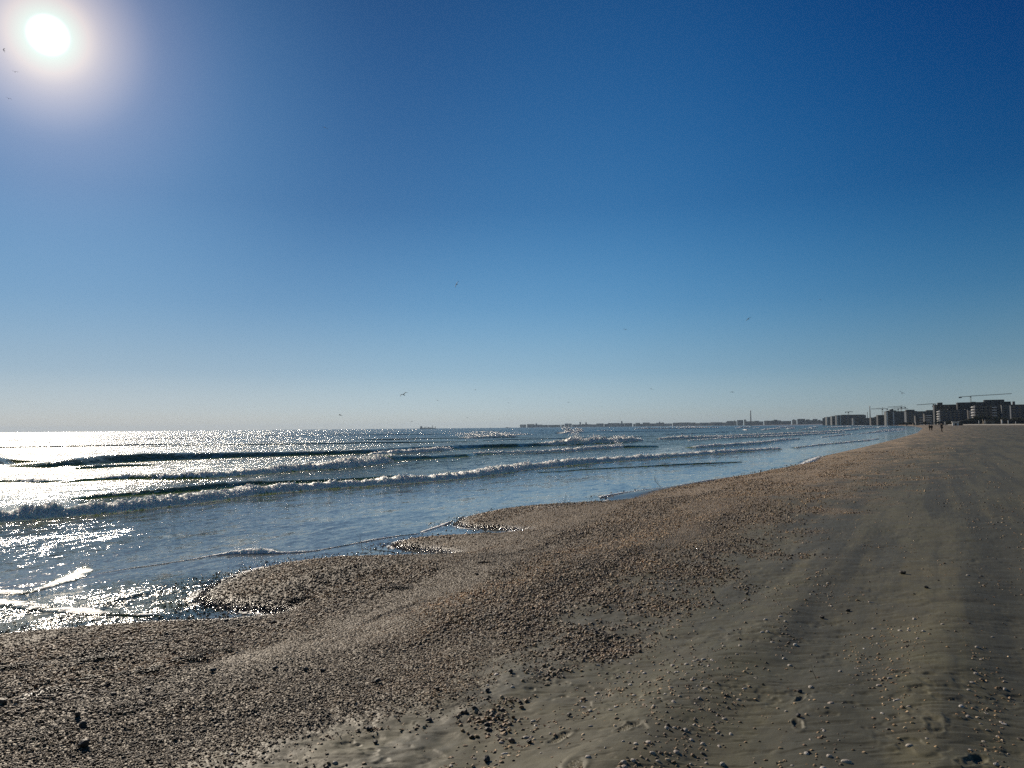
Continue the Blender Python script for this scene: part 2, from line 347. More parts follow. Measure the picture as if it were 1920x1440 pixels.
def crest(pts, back=1.0, wob=.25, seed=0, nv=44, hmin=0.02, lump=1.0):
    pts = np.array(pts, float); W_ = np.array([pix(a, b) for a, b in pts[:, :2]])
    d = np.hypot(W_[:, 0], W_[:, 1]); hm = np.maximum(pts[:, 2]*d/F*(.74 if pts[:, 3].max() > .5 else 1), hmin)
    seg = np.hypot(*np.diff(W_, axis=0).T); s = np.r_[0, np.cumsum(seg)]
    ss = [0.0]
    while ss[-1] < s[-1]: ss.append(ss[-1]+max(.012, .0009*1*np.interp(ss[-1], s, d)))
    ss = np.array(ss)
    # smooth the base line
    k = np.linspace(-1, 1, 9)
    def ev(a):
        w = np.minimum(2.5, seg.mean()*.4); acc = 0
        for q in k: acc = acc+np.interp(ss+q*w, s, a)
        return acc/len(k)
    bx, by, hh_, fo = ev(W_[:, 0]), ev(W_[:, 1]), ev(hm), np.interp(ss, s, pts[:, 3])
    tx = np.gradient(bx, ss); ty = np.gradient(by, ss); tl = np.hypot(tx, ty); tx /= tl; ty /= tl
    nx, ny = -ty, tx
    end = smooth(0, max(1.2*hm[0]*2, .3), ss)*smooth(0, max(1.2*hm[-1]*2, .3), s[-1]-ss)
    hh_ = hh_*end*(1+.5*(fbm(ss*.9/max(.3, hm.mean()), ss*0, seed, 3)-.5)*2*fo)
    ww = wob*(fbm(ss*.35, ss*0, seed+3, 3)-.5)*2*np.minimum(1, hm.mean()/.2)
    vv = np.linspace(0, 1, nv); lu = np.interp(vv, np.linspace(0, 1, len(PU)), PU); lz = np.interp(vv, np.linspace(0, 1, len(PU)), PZ)
    us = 1.0+.35*(1-fo); Uo = np.where(lu[None, :] > 1.25, 1.25+(lu[None, :]-1.25)*back, lu[None, :])*hh_[:, None]*us[:, None]
    Zo = lz[None, :]*hh_[:, None]
    # foam lumps push the surface outward
    arc = vv[None, :]*hh_[:, None]*4; sc = 1/np.maximum(.07, .20*hm.mean())
    lum = np.abs(fbm(ss[:, None]*sc+0*arc, arc*sc*1.2, seed+7, 5, .62)-.5)*2
    env = np.interp(vv, [0, .08, .25, .6, .85, 1], [0, .7, 1, .9, .4, 0])[None, :]*fo[:, None]
    dsp = lum*env*hh_[:, None]*.85*lump
    Uo = Uo-dsp*np.interp(vv, [0, .5, 1], [1.0, .1, -.2])[None, :]; Zo = Zo+dsp*np.interp(vv, [0, .15, .5, 1], [0, .4, 1, 1])[None, :]-.26*env*hh_[:, None]
    PX = bx[:, None]+nx[:, None]*(Uo+ww[:, None]); PY = by[:, None]+ny[:, None]*(Uo+ww[:, None])
    fm = fo[:, None]*np.interp(vv, [0, .08, .22, .48, .8, 1], [.0, .32, .75, 1.1, .75, .2])[None, :]
    fm = fm*(.72+.75*fbm(ss[:, None]*sc*.7+0*arc, arc*sc*.5, seed+21, 4))
    V = np.stack([PX, PY, Zo], -1).reshape(-1, 3)
    sea_add(V, grid_quads(*PX.shape), fm.ravel(), np.full(fm.size, 1.0)*np.interp(d.mean(), [60, 300], [1, .3])*np.interp(hm.max(), [.08, .3], [.45, 1]), np.full(fm.size, .5))
    # droplets thrown above broken parts
    idx = RNG.integers(0, len(ss), int(len(ss)*1.2)); idx = idx[RNG.random(len(idx)) < fo[idx]]
    hx = hh_[idx]; up = hx*(.95+RNG.exponential(.16, len(idx))); back_ = hx*(.4+RNG.normal(0, .5, len(idx)))
    DROPS.append(np.stack([bx[idx]+nx[idx]*back_, by[idx]+ny[idx]*back_, up, np.hypot(bx[idx], by[idx])*.00028*(.6+RNG.random(len(idx)))], 1))
crest([(-260, 1010, 26, 1), (-100, 988, 26, 1), (0, 979, 26, 1), (100, 972, 24, 1), (200, 964, 21, 1), (300, 951, 20, 1), (400, 939, 20, 1), (500, 926, 18, 1), (600, 917, 15, 1), (700, 911, 14, 1), (800, 903, 14, 1), (900, 894, 14, 1), (1000, 879, 13, 1), (1100, 869, 11, 1), (1200, 862, 9, 1), (1300, 854, 8, 1), (1400, 847, 6, 1), (1470, 842, 3.5, .9)], seed=1)
crest([(150, 938, 3, .2), (180, 934, 7, .5), (260, 929, 6, .4), (330, 924, 8, .35), (400, 917, 10, .3), (450, 912, 9, .2), (520, 908, 6, .2), (640, 903, 5, .1), (760, 893, 3, .1)], seed=2)
crest([(-60, 906, 5, .5), (20, 903, 3, .4), (45, 904, 6, .7), (75, 906, 9, .7), (82, 906, 3, .6)], seed=3)
crest([(110, 908, 3, .3), (150, 903, 4, .4), (200, 901, 10, .6), (260, 899, 12, .6), (333, 900, 13, .7), (383, 898, 13, .8), (433, 893, 13, 1), (500, 889, 14, 1), (560, 883, 15, 1), (640, 879, 17, 1), (700, 873, 19, 1), (728, 867, 17, 1), (742, 864, 12, .1), (800, 862, 10, 0), (880, 857, 8, .05), (915, 852, 7, .8), (1000, 850, 6, .9), (1060, 848, 7, 1), (1100, 845, 8, 1), (1150, 842, 8, 1), (1165, 840, 7, .7), (1180, 840, 6, 0), (1240, 838, 4, 0)], seed=4)
crest([(1300, 840, 3, .8), (1330, 838, 5, 1), (1400, 834, 5, 1), (1430, 831, 4, 1), (1477, 825, 3, 1), (1500, 823, 2, .7)], seed=5)
crest([(-120, 873, 12, 0), (-40, 873, 14, 0), (0, 871, 13, 0), (22, 868, 9, 0), (45, 866, 2, 0)], seed=6)
crest([(78, 877, 4, .4), (95, 876, 9, .35), (120, 875, 14, .1), (160, 872, 16, 0), (230, 867, 17, .12), (300, 864, 18, 0), (400, 860, 14, 0), (500, 857, 12, 0), (600, 854, 10, 0), (700, 851, 11, 0), (800, 845, 12, 0), (850, 842, 9, 0), (900, 840, 9, 0), (960, 839, 10, 0), (1010, 837, 8, .1), (1030, 835, 8, 1), (1065, 834, 9, 1), (1083, 834, 15, 1), (1105, 832, 10, 1), (1130, 831, 14, 1), (1150, 831, 9, 1), (1165, 830, 12, 1), (1190, 828, 9, 1), (1207, 826, 3, .8)], seed=7, lump=1.3)
crest([(130, 881, 2, .3), (170, 880, 7, .2), (230, 876, 5, .2), (300, 873, 2, .2)], seed=8)
crest([(690, 853, 3, .8), (720, 852, 7, 1), (760, 850, 8, 1), (800, 848, 8, 1), (835, 845, 8, 1), (852, 843, 3, 1)], seed=9)
crest([(1228, 824, 2, .8), (1245, 824, 6, 1), (1290, 823, 7, 1), (1340, 821, 4, 1), (1400, 818, 4, 1), (1450, 815, 3, 1), (1560, 810, 2.5, 1), (1610, 806, 2, .8)], seed=10)
crest([(1290, 827, 1.5, .8), (1380, 821.5, 3, .9), (1440, 819.5, 3, 1), (1560, 813, 2, 1), (1585, 811, 1.3, .8)], seed=11)
crest([(855, 822, 1, .8), (875, 822, 4, 1), (900, 822, 5, 1), (930, 821, 6, 1), (960, 820.5, 7, 1), (970, 820, 4, 1)], seed=12)
crest([(1058, 813, 2, .9), (1068, 812, 4, 1), (1080, 811.5, 3, 1), (1092, 811, 4, 1), (1096, 811, 2, 1)], seed=13)
crest([(1190, 805, 1.5, 1), (1215, 804.6, 3, 1), (1275, 804, 2, 1), (1310, 803.4, 3, 1), (1350, 802.8, 1.5, 1)], seed=14)
crest([(1000, 888, 1.2, 0), (1100, 881, 1.8, 0), (1200, 876, 1.8, 0), (1300, 871, 2.6, 0), (1350, 869, 2, 0), (1400, 866, 1, 0)], seed=15)
crest([(1490, 840, 1.5, .7), (1540, 834.5, 2.2, .8), (1620, 827, 1.8, .8), (1650, 823, 1.3, .6)], seed=16)
for i, (x0, x1, y0, y1, h) in enumerate([(1380, 1412, 803, 802, 2), (1392, 1402, 806.5, 806.5, 2), (1430, 1464, 806.5, 805, 2.5), (1455, 1492, 802.6, 801.6, 2), (1478, 1492, 804.6, 804.2, 2), (1520, 1534, 802, 801.5, 1.6), (1545, 1596, 802.5, 801, 1.6), (1560, 1640, 800.6, 799.2, 1.3),
                                         (1600, 1650, 804, 802.5, 1.6), (1648, 1668, 801.6, 800.8, 2), (1500, 1530, 806, 805, 1.6), (1585, 1600, 806.5, 806, 1.8), (1415, 1425, 802.8, 802.6, 1.4), (1608, 1700, 814, 806, 1.4), (1540, 1600, 820, 814, 1.4), (1640, 1700, 809, 804, 1.2), (960, 1000, 815, 814.5, 1.2), (1120, 1150, 808, 807.5, 1.3), (700, 730, 824, 823.6, 1.2), (600, 650, 832, 831, 1.5)]):
    crest([(x0, y0, .5, .8), (x0+(x1-x0)*.3, y0+(y1-y0)*.3, h, 1), (x0+(x1-x0)*.75, y0+(y1-y0)*.75, h, 1), (x1, y1, .5, .8)], seed=30+i, nv=24)
# unbroken swells farther out
for i, (x0, y0, x1, y1, h) in enumerate([(-100, 842, 420, 832, 5), (250, 838, 900, 828, 5), (620, 826, 1000, 820, 4), (-100, 828, 500, 821, 3), (420, 818, 860, 814, 2.5), (900, 826, 1240, 818, 3), (1000, 812, 1300, 808, 2), (1240, 815, 1400, 809, 2.5)]):
    crest([(x0+(x1-x0)*q, y0+(y1-y0)*q, h*e*.45, 0) for q, e in ((0, .2), (.2, .9), (.45, .7), (.7, 1), (.9, .6), (1, .15))], seed=60+i, wob=1.0)
# swash lines
crest([(170, 1078, .8, .6), (250, 1065, .8, .7), (330, 1054, .8, .5), (400, 1042, 1.2, .7), (430, 1039, 5, 1), (465, 1038, 8, 1), (480, 1038, 13, 1), (495, 1038, 7, 1), (540, 1038, 4, 1), (587, 1034, 1.4, .7), (655, 1022, 1.4, .4), (709, 1011, 1.8, .9), (756, 1004, 1.3, .5), (800, 1000, 1, .3)], seed=80, hmin=.005, wob=.05)
crest([(785, 1000, 1, .6), (797, 997, 2, .9), (830, 986, 2, .9), (850, 977, 2, .8)], seed=81, hmin=.01, wob=.03)
crest([(960, 954, 1, .6), (1010, 949, 2, .9), (1055, 946, 3, 1), (1100, 944, 2, .9), (1128, 943, 3, 1), (1140, 940, 3, 1), (1143, 937, 2, .8)], seed=82, hmin=.015, wob=.03)
crest([(1120, 934, 2, .9), (1150, 928, 2.5, 1), (1205, 920, 2, .9), (1260, 913, 1.2, .6), (1330, 901, 1.5, .8), (1375, 895, 2, .9)], seed=83, hmin=.015, wob=.05)
crest([(1500, 872, 1, .8), (1520, 868, 3, 1), (1532, 862, 3, 1), (1540, 856, 1.5, .9)], seed=84, hmin=.02, wob=.05)
def sheet(front, back, h, seed, foamv=.78):
    f = np.array([pix(*p) for p in front]); b = np.array([pix(*p) for p in back]); n = 520; k = np.linspace(0, 1, n); kk = np.linspace(0, 1, len(f))
    fx, fy = np.interp(k, kk, f[:, 0]), np.interp(k, kk, f[:, 1]); bx, by = np.interp(k, kk, b[:, 0]), np.interp(k, kk, b[:, 1])
    m_ = 90; v = np.linspace(0, 1, m_)[None, :]
    PX = fx[:, None]*(1-v)+bx[:, None]*v; PY = fy[:, None]*(1-v)+by[:, None]*v
    wob = (fbm(PX*4, PY*4, seed)-.5)*.12; PX = PX+wob; PY = PY+wob
    env = np.interp(v[0], [0, .05, .2, .6, 1], [-.6, .3, 1, .6, -.6])[None, :]*np.minimum(1, np.minimum(k, 1-k)*20+.05)[:, None]
    Zs = h*env + (.012*(fbm(PX*14, PY*14, seed+1, 4, .6)-.5)*2)*np.clip(env, 0, 1)
    fm = foamv*np.clip(env*1.3, 0, 1)*(.25+1.15*fbm(PX*4, PY*4, seed+2, 5, .6))*(1-.5*smooth(.5, 1, v))
    sea_add(np.stack([PX, PY, Zs], -1).reshape(-1, 3), grid_quads(*PX.shape), fm.ravel(), np.ones(fm.size), np.full(fm.size, .35))
sheet([(-120, 1128), (0, 1116), (50, 1115), (80, 1108), (110, 1098), (160, 1083), (175, 1076)], [(-120, 1108), (0, 1102), (50, 1104), (80, 1095), (105, 1080), (155, 1055), (172, 1062)], .022, 90)
sheet([(-120, 1128), (0, 1139), (60, 1146), (110, 1151), (180, 1154), (250, 1157), (310, 1157)], [(-120, 1110), (0, 1118), (60, 1120), (110, 1126), (180, 1136), (250, 1149), (310, 1155)], .020, 95)
allV = np.concatenate(SV)
o = np_mesh('sea_water', allV, np.concatenate(SQ), M_SEA, {'foam': np.concatenate(SF), 'murk': np.concatenate(SM), 'chop': np.concatenate(SC_)})
tag(o, kind='structure'); print('sea all', len(allV))
# spray: fine droplets over the breaking crests, and wind-blown plumes
M_SPRAY, t, P = mat('spray'); P.inputs['Base Color'].default_value = (.85, .87, .9, 1); P.inputs['Roughness'].default_value = .3
def plume(px, py, wpx, hpx, n, lean=-.6):
    x, y = pix(px, py); d = math.hypot(x, y); w = wpx*d/F; h = hpx*d/F
    q = RNG.random(n)**1.7; a = RNG.normal(0, .42, n)
    DROPS.append(np.stack([x+w*(a+lean*q), y+RNG.normal(0, w*.3, n), h*(q*1.1+.05)*(1-.25*a*a), np.full(n, d*.00030)*(.5+RNG.random(n))], 1))
plume(1085, 828, 14, 16, 900); plume(1125, 824, 18, 8, 500); plume(1165, 823, 14, 6, 400); plume(955, 816, 40, 7, 1200, -1.2); plume(905, 817, 40, 5, 700, -1); plume(1068, 808, 10, 7, 500, -.9); plume(1090, 808, 10, 5, 400, -.9)
plume(480, 1034, 10, 18, 160, 0); plume(455, 1036, 30, 8, 160, 0); plume(990, 868, 3, 8, 40, 0); plume(1162, 836, 10, 9, 300); plume(160, 1062, 14, 10, 250, 0); plume(1058, 942, 16, 7, 90, 0); plume(1310, 802, 30, 3, 300, -1); plume(735, 858, 10, 6, 200); plume(200, 952, 500, 8, 250, 0)
D_ = np.concatenate(DROPS); D_ = D_[D_[:, 2] > .0]
octv = np.array([[1, 0, 0], [-1, 0, 0], [0, 1, 0], [0, -1, 0], [0, 0, 1], [0, 0, -1]]); octf = np.array([[0, 2, 4], [2, 1, 4], [1, 3, 4], [3, 0, 4], [2, 0, 5], [1, 2, 5], [3, 1, 5], [0, 3, 5]])
V = (octv[None]*D_[:, 3, None, None]+D_[:, None, :3]).reshape(-1, 3); T = (octf[None]+6*np.arange(len(D_))[:, None, None]).reshape(-1, 3)
o = np_mesh('sea_spray', V, T, M_SPRAY); tag(o, 'fine white spray drops thrown above the breaking waves', 'spray', kind='stuff')
# ---------------------------------------------------------------- shells and pebbles
def shell_geo(kind, seed, fine=1):
    "a low mound of a shell, valve down, or a pebble, one unit across; returns verts, faces"
    r = random.Random(seed); nr, na = (3, 9) if fine == 1 else (7, 26)
    V = [(0, 0, 0)]; Fc = []
    asp = {'valve': .82, 'oval': .58, 'chip': .7, 'pebble': .8}[kind]
    hgt = {'valve': .30, 'oval': .24, 'chip': .12, 'pebble': .36}[kind]
    off = [r.uniform(-.16, .16)*(1 if kind in ('chip', 'pebble') else .3) for _ in range(na)]
    V[0] = (-.22 if kind == 'valve' else 0, 0, hgt)
    for i in range(1, nr+1):
        q = i/nr
        for k in range(na):
            a = 2*math.pi*k/na; rad_ = .5*(1+off[k])*q
            rib = (1+.05*math.cos(k*math.pi)) if kind == 'valve' and fine != 1 and q > .3 else 1
            x = math.cos(a)*rad_-.22*(1-q)*(kind == 'valve'); y = math.sin(a)*rad_*asp*(1-.18*math.cos(a+math.pi)*(kind != 'pebble'))
            z = hgt*math.sqrt(max(0, 1-q**2.2))*rib
            if kind == 'chip': z = hgt*(1-.55*q)+.05*math.sin(2*a+seed)
            V.append((x, y, z))
    n0 = len(V)
    for k in range(na):
        x, y, z = V[1+(nr-1)*na+k]; V.append((x*.92, y*.92, -.10 if kind != 'pebble' else -.28))
    for k in range(na):
        Fc.append((0, 1+k, 1+(k+1) % na))
        for i in range(nr):
            a = 1+i*na; b = a+na
            Fc.append((a+k, b+k, b+(k+1) % na, a+(k+1) % na))
    Fc.append(tuple(n0+k for k in range(na))[::-1])
    return V, Fc
def py_mesh(name, V, Fc, m_=None, smooth_=True):
    me = bpy.data.meshes.new(name); me.from_pydata(V, [], Fc)
    for p in me.polygons: p.use_smooth = smooth_
    if m_: me.materials.append(m_)
    return me
def shell_mat(name, stops, rough=.55):
    M, t, P = mat(name); oi = nd(t, 'ShaderNodeObjectInfo'); g_ = nd(t, 'ShaderNodeNewGeometry'); tc = nd(t, 'ShaderNodeTexCoord')
    c = ramp(t, oi.outputs['Random'], stops, 'CONSTANT' if len(stops) > 6 else 'LINEAR')
    c = mix(t, mrange(t, noise(t, tc.outputs['Object'], 5, 3), .35, .7, 0, .3), c, (.14, .11, .08))
    if name == 'shell_gravel':
        q = noise(t, nd_map(t, nd_map(t, g_.outputs['Position'], (1, 1, 1), math.radians(-61)), (.45, 1.6, 1)), 1.0, 4, .6)
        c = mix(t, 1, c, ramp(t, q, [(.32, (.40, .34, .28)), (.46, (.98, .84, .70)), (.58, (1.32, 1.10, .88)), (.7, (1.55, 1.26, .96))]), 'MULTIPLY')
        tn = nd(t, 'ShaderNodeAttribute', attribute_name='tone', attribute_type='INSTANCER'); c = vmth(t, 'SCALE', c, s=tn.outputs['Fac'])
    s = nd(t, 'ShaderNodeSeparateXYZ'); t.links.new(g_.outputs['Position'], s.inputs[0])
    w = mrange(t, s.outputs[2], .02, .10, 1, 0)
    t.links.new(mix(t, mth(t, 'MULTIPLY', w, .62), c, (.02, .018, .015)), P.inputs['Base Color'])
    t.links.new(mth(t, 'SUBTRACT', rough, mth(t, 'MULTIPLY', w, rough-.14)), P.inputs['Roughness'])
    bu = nd(t, 'ShaderNodeBump'); bu.inputs['Distance'].default_value = .004; t.links.new(noise(t, tc.outputs['Object'], 9, 3), bu.inputs['Height']); t.links.new(bu.outputs[0], P.inputs['Normal'])
    return M
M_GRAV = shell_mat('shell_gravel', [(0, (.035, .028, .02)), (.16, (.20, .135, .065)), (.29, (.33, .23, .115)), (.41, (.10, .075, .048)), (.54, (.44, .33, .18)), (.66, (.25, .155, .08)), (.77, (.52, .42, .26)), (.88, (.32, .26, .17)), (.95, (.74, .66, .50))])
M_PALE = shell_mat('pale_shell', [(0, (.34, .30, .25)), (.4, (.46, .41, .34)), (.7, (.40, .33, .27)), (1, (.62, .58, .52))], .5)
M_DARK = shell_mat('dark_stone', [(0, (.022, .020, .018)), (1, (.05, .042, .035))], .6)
srcs = bpy.data.collections.new('gravel_shapes')
for i, (k, sd_) in enumerate([('valve', 1), ('oval', 2), ('chip', 3), ('chip', 4), ('pebble', 5), ('pebble', 6), ('chip', 7), ('valve', 8)]):
    V, Fc = shell_geo(k, sd_); ob = bpy.data.objects.new('gravel_shape', py_mesh('gravel_shape', V, Fc, M_GRAV, k != 'chip')); srcs.objects.link(ob)
def scatter(name, pts, rot, scl, m_=None, tone=None):
    "one object whose points each carry a small shell"
    me = bpy.data.meshes.new(name); me.vertices.add(len(pts)); me.vertices.foreach_set('co', np.asarray(pts, np.float32).ravel())
    a = me.attributes.new('rot', 'FLOAT_VECTOR', 'POINT'); a.data.foreach_set('vector', np.asarray(rot, np.float32).ravel())
    a = me.attributes.new('scl', 'FLOAT_VECTOR', 'POINT'); a.data.foreach_set('vector', np.asarray(scl, np.float32).ravel())
    a = me.attributes.new('tone', 'FLOAT', 'POINT'); a.data.foreach_set('value', np.asarray(tone if tone is not None else np.ones(len(pts)), np.float32))
    o = bpy.data.objects.new(name, me); COL.objects.link(o)
    g = bpy.data.node_groups.new(name, 'GeometryNodeTree'); g.interface.new_socket('Geometry', in_out='INPUT', socket_type='NodeSocketGeometry'); g.interface.new_socket('Geometry', in_out='OUTPUT', socket_type='NodeSocketGeometry')
    gi = g.nodes.new('NodeGroupInput'); go = g.nodes.new('NodeGroupOutput'); ci = g.nodes.new('GeometryNodeCollectionInfo'); ci.inputs[0].default_value = srcs; ci.inputs[1].default_value = True; ci.inputs[2].default_value = True
    ip = g.nodes.new('GeometryNodeInstanceOnPoints'); ip.inputs['Pick Instance'].default_value = True
    n1 = g.nodes.new('GeometryNodeInputNamedAttribute'); n1.data_type = 'FLOAT_VECTOR'; n1.inputs[0].default_value = 'rot'
    n2 = g.nodes.new('GeometryNodeInputNamedAttribute'); n2.data_type = 'FLOAT_VECTOR'; n2.inputs[0].default_value = 'scl'
    er = g.nodes.new('FunctionNodeEulerToRotation'); g.links.new(n1.outputs[0], er.inputs[0]); g.links.new(er.outputs[0], ip.inputs['Rotation']); g.links.new(n2.outputs[0], ip.inputs['Scale'])
    g.links.new(gi.outputs[0], ip.inputs['Points']); g.links.new(ci.outputs[0], ip.inputs['Instance'])
    out = ip.outputs[0]
    if m_:
        sm = g.nodes.new('GeometryNodeSetMaterial'); sm.inputs['Material'].default_value = m_; g.links.new(out, sm.inputs[0]); out = sm.outputs[0]
    g.links.new(out, go.inputs[0])
    mo = o.modifiers.new('scatter', 'NODES'); mo.node_group = g
    return o
def zat(x, y):
    X_ = np.atleast_1d(np.float64(x)); Y_ = np.atleast_1d(np.float64(y)); s_ = sd_shore(X_, Y_)
    return add_prints(X_, Y_, ground_z(X_, Y_, s_)), s_
def orient(n, tilt): return np.stack([RNG.normal(0, tilt, n), RNG.normal(0, tilt, n), RNG.random(n)*2*math.pi], 1)
# candidates: uniform over a polar fan, thinning with distance while growing a little
NC = int(1150000/1/1)
r = 2.6*(60/2.6)**RNG.random(NC)          # density ~ 1/r^2
th = np.radians(RNG.uniform(-41, 41, NC)); x = np.sin(th)*r; y = np.cos(th)*r
s_ = sd_shore(x, y); ok = s_ > -.6; x, y, r, s_ = x[ok], y[ok], r[ok], s_[ok]
G_ = gravel_mask(x, y, s_); bar = np.exp(-(((x-bx)*AX[0]+(y-by)*AX[1])/6.0)**4-(((x-bx)*AY[0]+(y-by)*AY[1])/.75)**4)
G_ = G_*(1-bar)*(.35+.65*smooth(-.5, .12, s_))
# finer gravel in bands, coarser near the camera on the left
u_ = x*AX[0]+y*AX[1]; v_ = x*AY[0]+y*AY[1]
band = fbm(u_*.25, v_*1.1, 201, 3)
size = (.0095+.013*smooth(.40, .62, band))*(.42+1.35*RNG.random(len(x))**2.6)*(1+.035*np.maximum(0, r-7))
PB = [pix(a_, b_, .35) for a_, b_ in [(-150, 1285), (0, 1262), (150, 1240), (330, 1228), (480, 1222), (620, 1185), (760, 1135), (900, 1092), (1050, 1052), (1200, 1010), (1400, 940)]]
pb = np.exp(-(seg_dist(x, y, PB)/(.24+.035*r))**2)*(.6+.8*fbm(x*2, y*2, 210, 3)); size *= 1-.38*np.clip(pb, 0, 1)
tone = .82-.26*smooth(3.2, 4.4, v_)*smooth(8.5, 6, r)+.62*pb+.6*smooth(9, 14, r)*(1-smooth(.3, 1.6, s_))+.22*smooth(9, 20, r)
size *= 1+.5*smooth(6.5, 3.8, r)*smooth(.4, .6, band)
size = np.minimum(size, .027*(1+.03*np.maximum(0, r-7)))
ok = RNG.random(len(x)) < G_*np.clip(.95*(.015/size)**1.0, .2, 1)
x, y, r, size, tone = x[ok], y[ok], r[ok], size[ok], tone[ok]
z = ground_z(x, y, s_[ok]); n = len(x); z = np.where((s_[ok] < .05) & (RNG.random(n) < .45), np.maximum(z, -size*.12), z)
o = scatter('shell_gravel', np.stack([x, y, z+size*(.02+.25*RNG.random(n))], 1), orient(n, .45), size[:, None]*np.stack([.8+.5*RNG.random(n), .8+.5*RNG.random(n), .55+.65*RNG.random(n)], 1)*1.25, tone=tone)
tag(o, 'bank of broken brown and grey shells and small pebbles along the waterline', 'shell gravel', kind='stuff'); print('gravel', n)
# shells strewn over the open sand
def strewn(N_, rmin, rmax, seed):
    r = rmin*(rmax/rmin)**RNG.random(N_); th = np.radians(RNG.uniform(-38, 38, N_)); x = np.sin(th)*r; y = np.cos(th)*r
    s_ = sd_shore(x, y); g = gravel_mask(x, y, s_); u_ = x*AX[0]+y*AX[1]; v_ = x*AY[0]+y*AY[1]
    cl = smooth(.50, .68, fbm(u_*.6, v_*2.4, seed, 3))*.9+.10
    ok = (RNG.random(N_) < cl*(1-g)) & (s_ > .4)
    return x[ok], y[ok], r[ok], s_[ok]
x, y, r, s_ = strewn(int(38000/1), 3.2, 40, 301)
size = (.009+.014*RNG.random(len(x))**2)*(1+.04*np.maximum(0, r-6)); z, _ = zat(x, y); n = len(x)
o = scatter('strewn_shell_bits', np.stack([x, y, z], 1), orient(n, .25), size[:, None]*np.stack([.9+.4*RNG.random(n), .8+.4*RNG.random(n), .7+.5*RNG.random(n)], 1)*1.2)
tag(o, 'scattered shell crumbs and grit lying on the open grey sand', 'shell bits', kind='stuff')
# the largest shells, each a thing of its own
shell_me = [py_mesh('seashell', *shell_geo(k, 40+i, 2), M_PALE) for i, k in enumerate(['valve', 'oval', 'valve', 'pebble', 'oval', 'chip'])]
x, y, r, s_ = strewn(2600, 3.35, 13, 301); z, _ = zat(x, y)
size = .018+.024*RNG.random(len(x))**2.0; order = np.argsort(-size/r)[:255]
def put(name, me, x, y, size, label, cat, group=None, zoff=0, rot=None, scl=(1, 1, 1)):
    o = bpy.data.objects.new(name, me); COL.objects.link(o); zz = zat(x, y)[0][0]
    o.location = (x, y, zz+zoff); o.rotation_euler = rot or (random.gauss(0, .16), random.gauss(0, .16), random.uniform(0, 6.28)); o.scale = tuple(size*s for s in scl)
    return tag(o, label, cat, group)
for i in order:
    put('seashell', random.choice(shell_me), x[i], y[i], size[i], 'small pale seashell lying loose on the open grey sand', 'seashell', 'small pale shells strewn over the open sand', zoff=-size[i]*.03)
for px, py, s, k, lab in [(1160, 1437, .044, 0, 'large pale domed shell at the bottom edge beside the shoe print'), (1587, 1424, .052, 1, 'long two-toned oval shell with a dark hollow, near the lower right'), (1555, 1412, .036, 2, 'bright white ridged shell on the sand above the long oval shell'),
                          (1268, 1394, .038, 0, 'round cream shell in a tight cluster above the bottom edge'), (1354, 1408, .034, 3, 'pale round shell left of the bright white ridged one'), (798, 1418, .034, 1, 'thin white shell lying flat at the edge of the gravel'), (1250, 1352, .034, 0, 'cream shell uppermost of the stacked pair near the lower middle'),
                          (1285, 1353, .036, 3, 'greyish round shell right of the stacked cream pair'), (946, 1376, .034, 5, 'white-topped broken shell above the gravel corner'), (1107, 1334, .030, 1, 'slim pale shell beside the diagonal dark hollow'), (1803, 1326, .034, 2, 'white half shell shining in the grey patch at the right'), (1575, 1245, .030, 3, 'small dome shell casting a dark shadow in mid sand'),
                          (1606, 1240, .030, 5, 'flat white shell right of the small dome shell'), (1404, 1436, .038, 0, 'pale cupped shell cut by the bottom edge, right of centre'), (1543, 1437, .040, 3, 'round white shell at the bottom edge below the long oval one'), (1645, 1195, .026, 2, 'lone pale shell midway up the right-hand sand'), (1633, 1117, .05, 5, 'flat white fragment far up the sand by the scattered bits')]:
    X_, Y_ = pix(px, py, .6); put('seashell', shell_me[k], X_, Y_, s, lab, 'seashell')
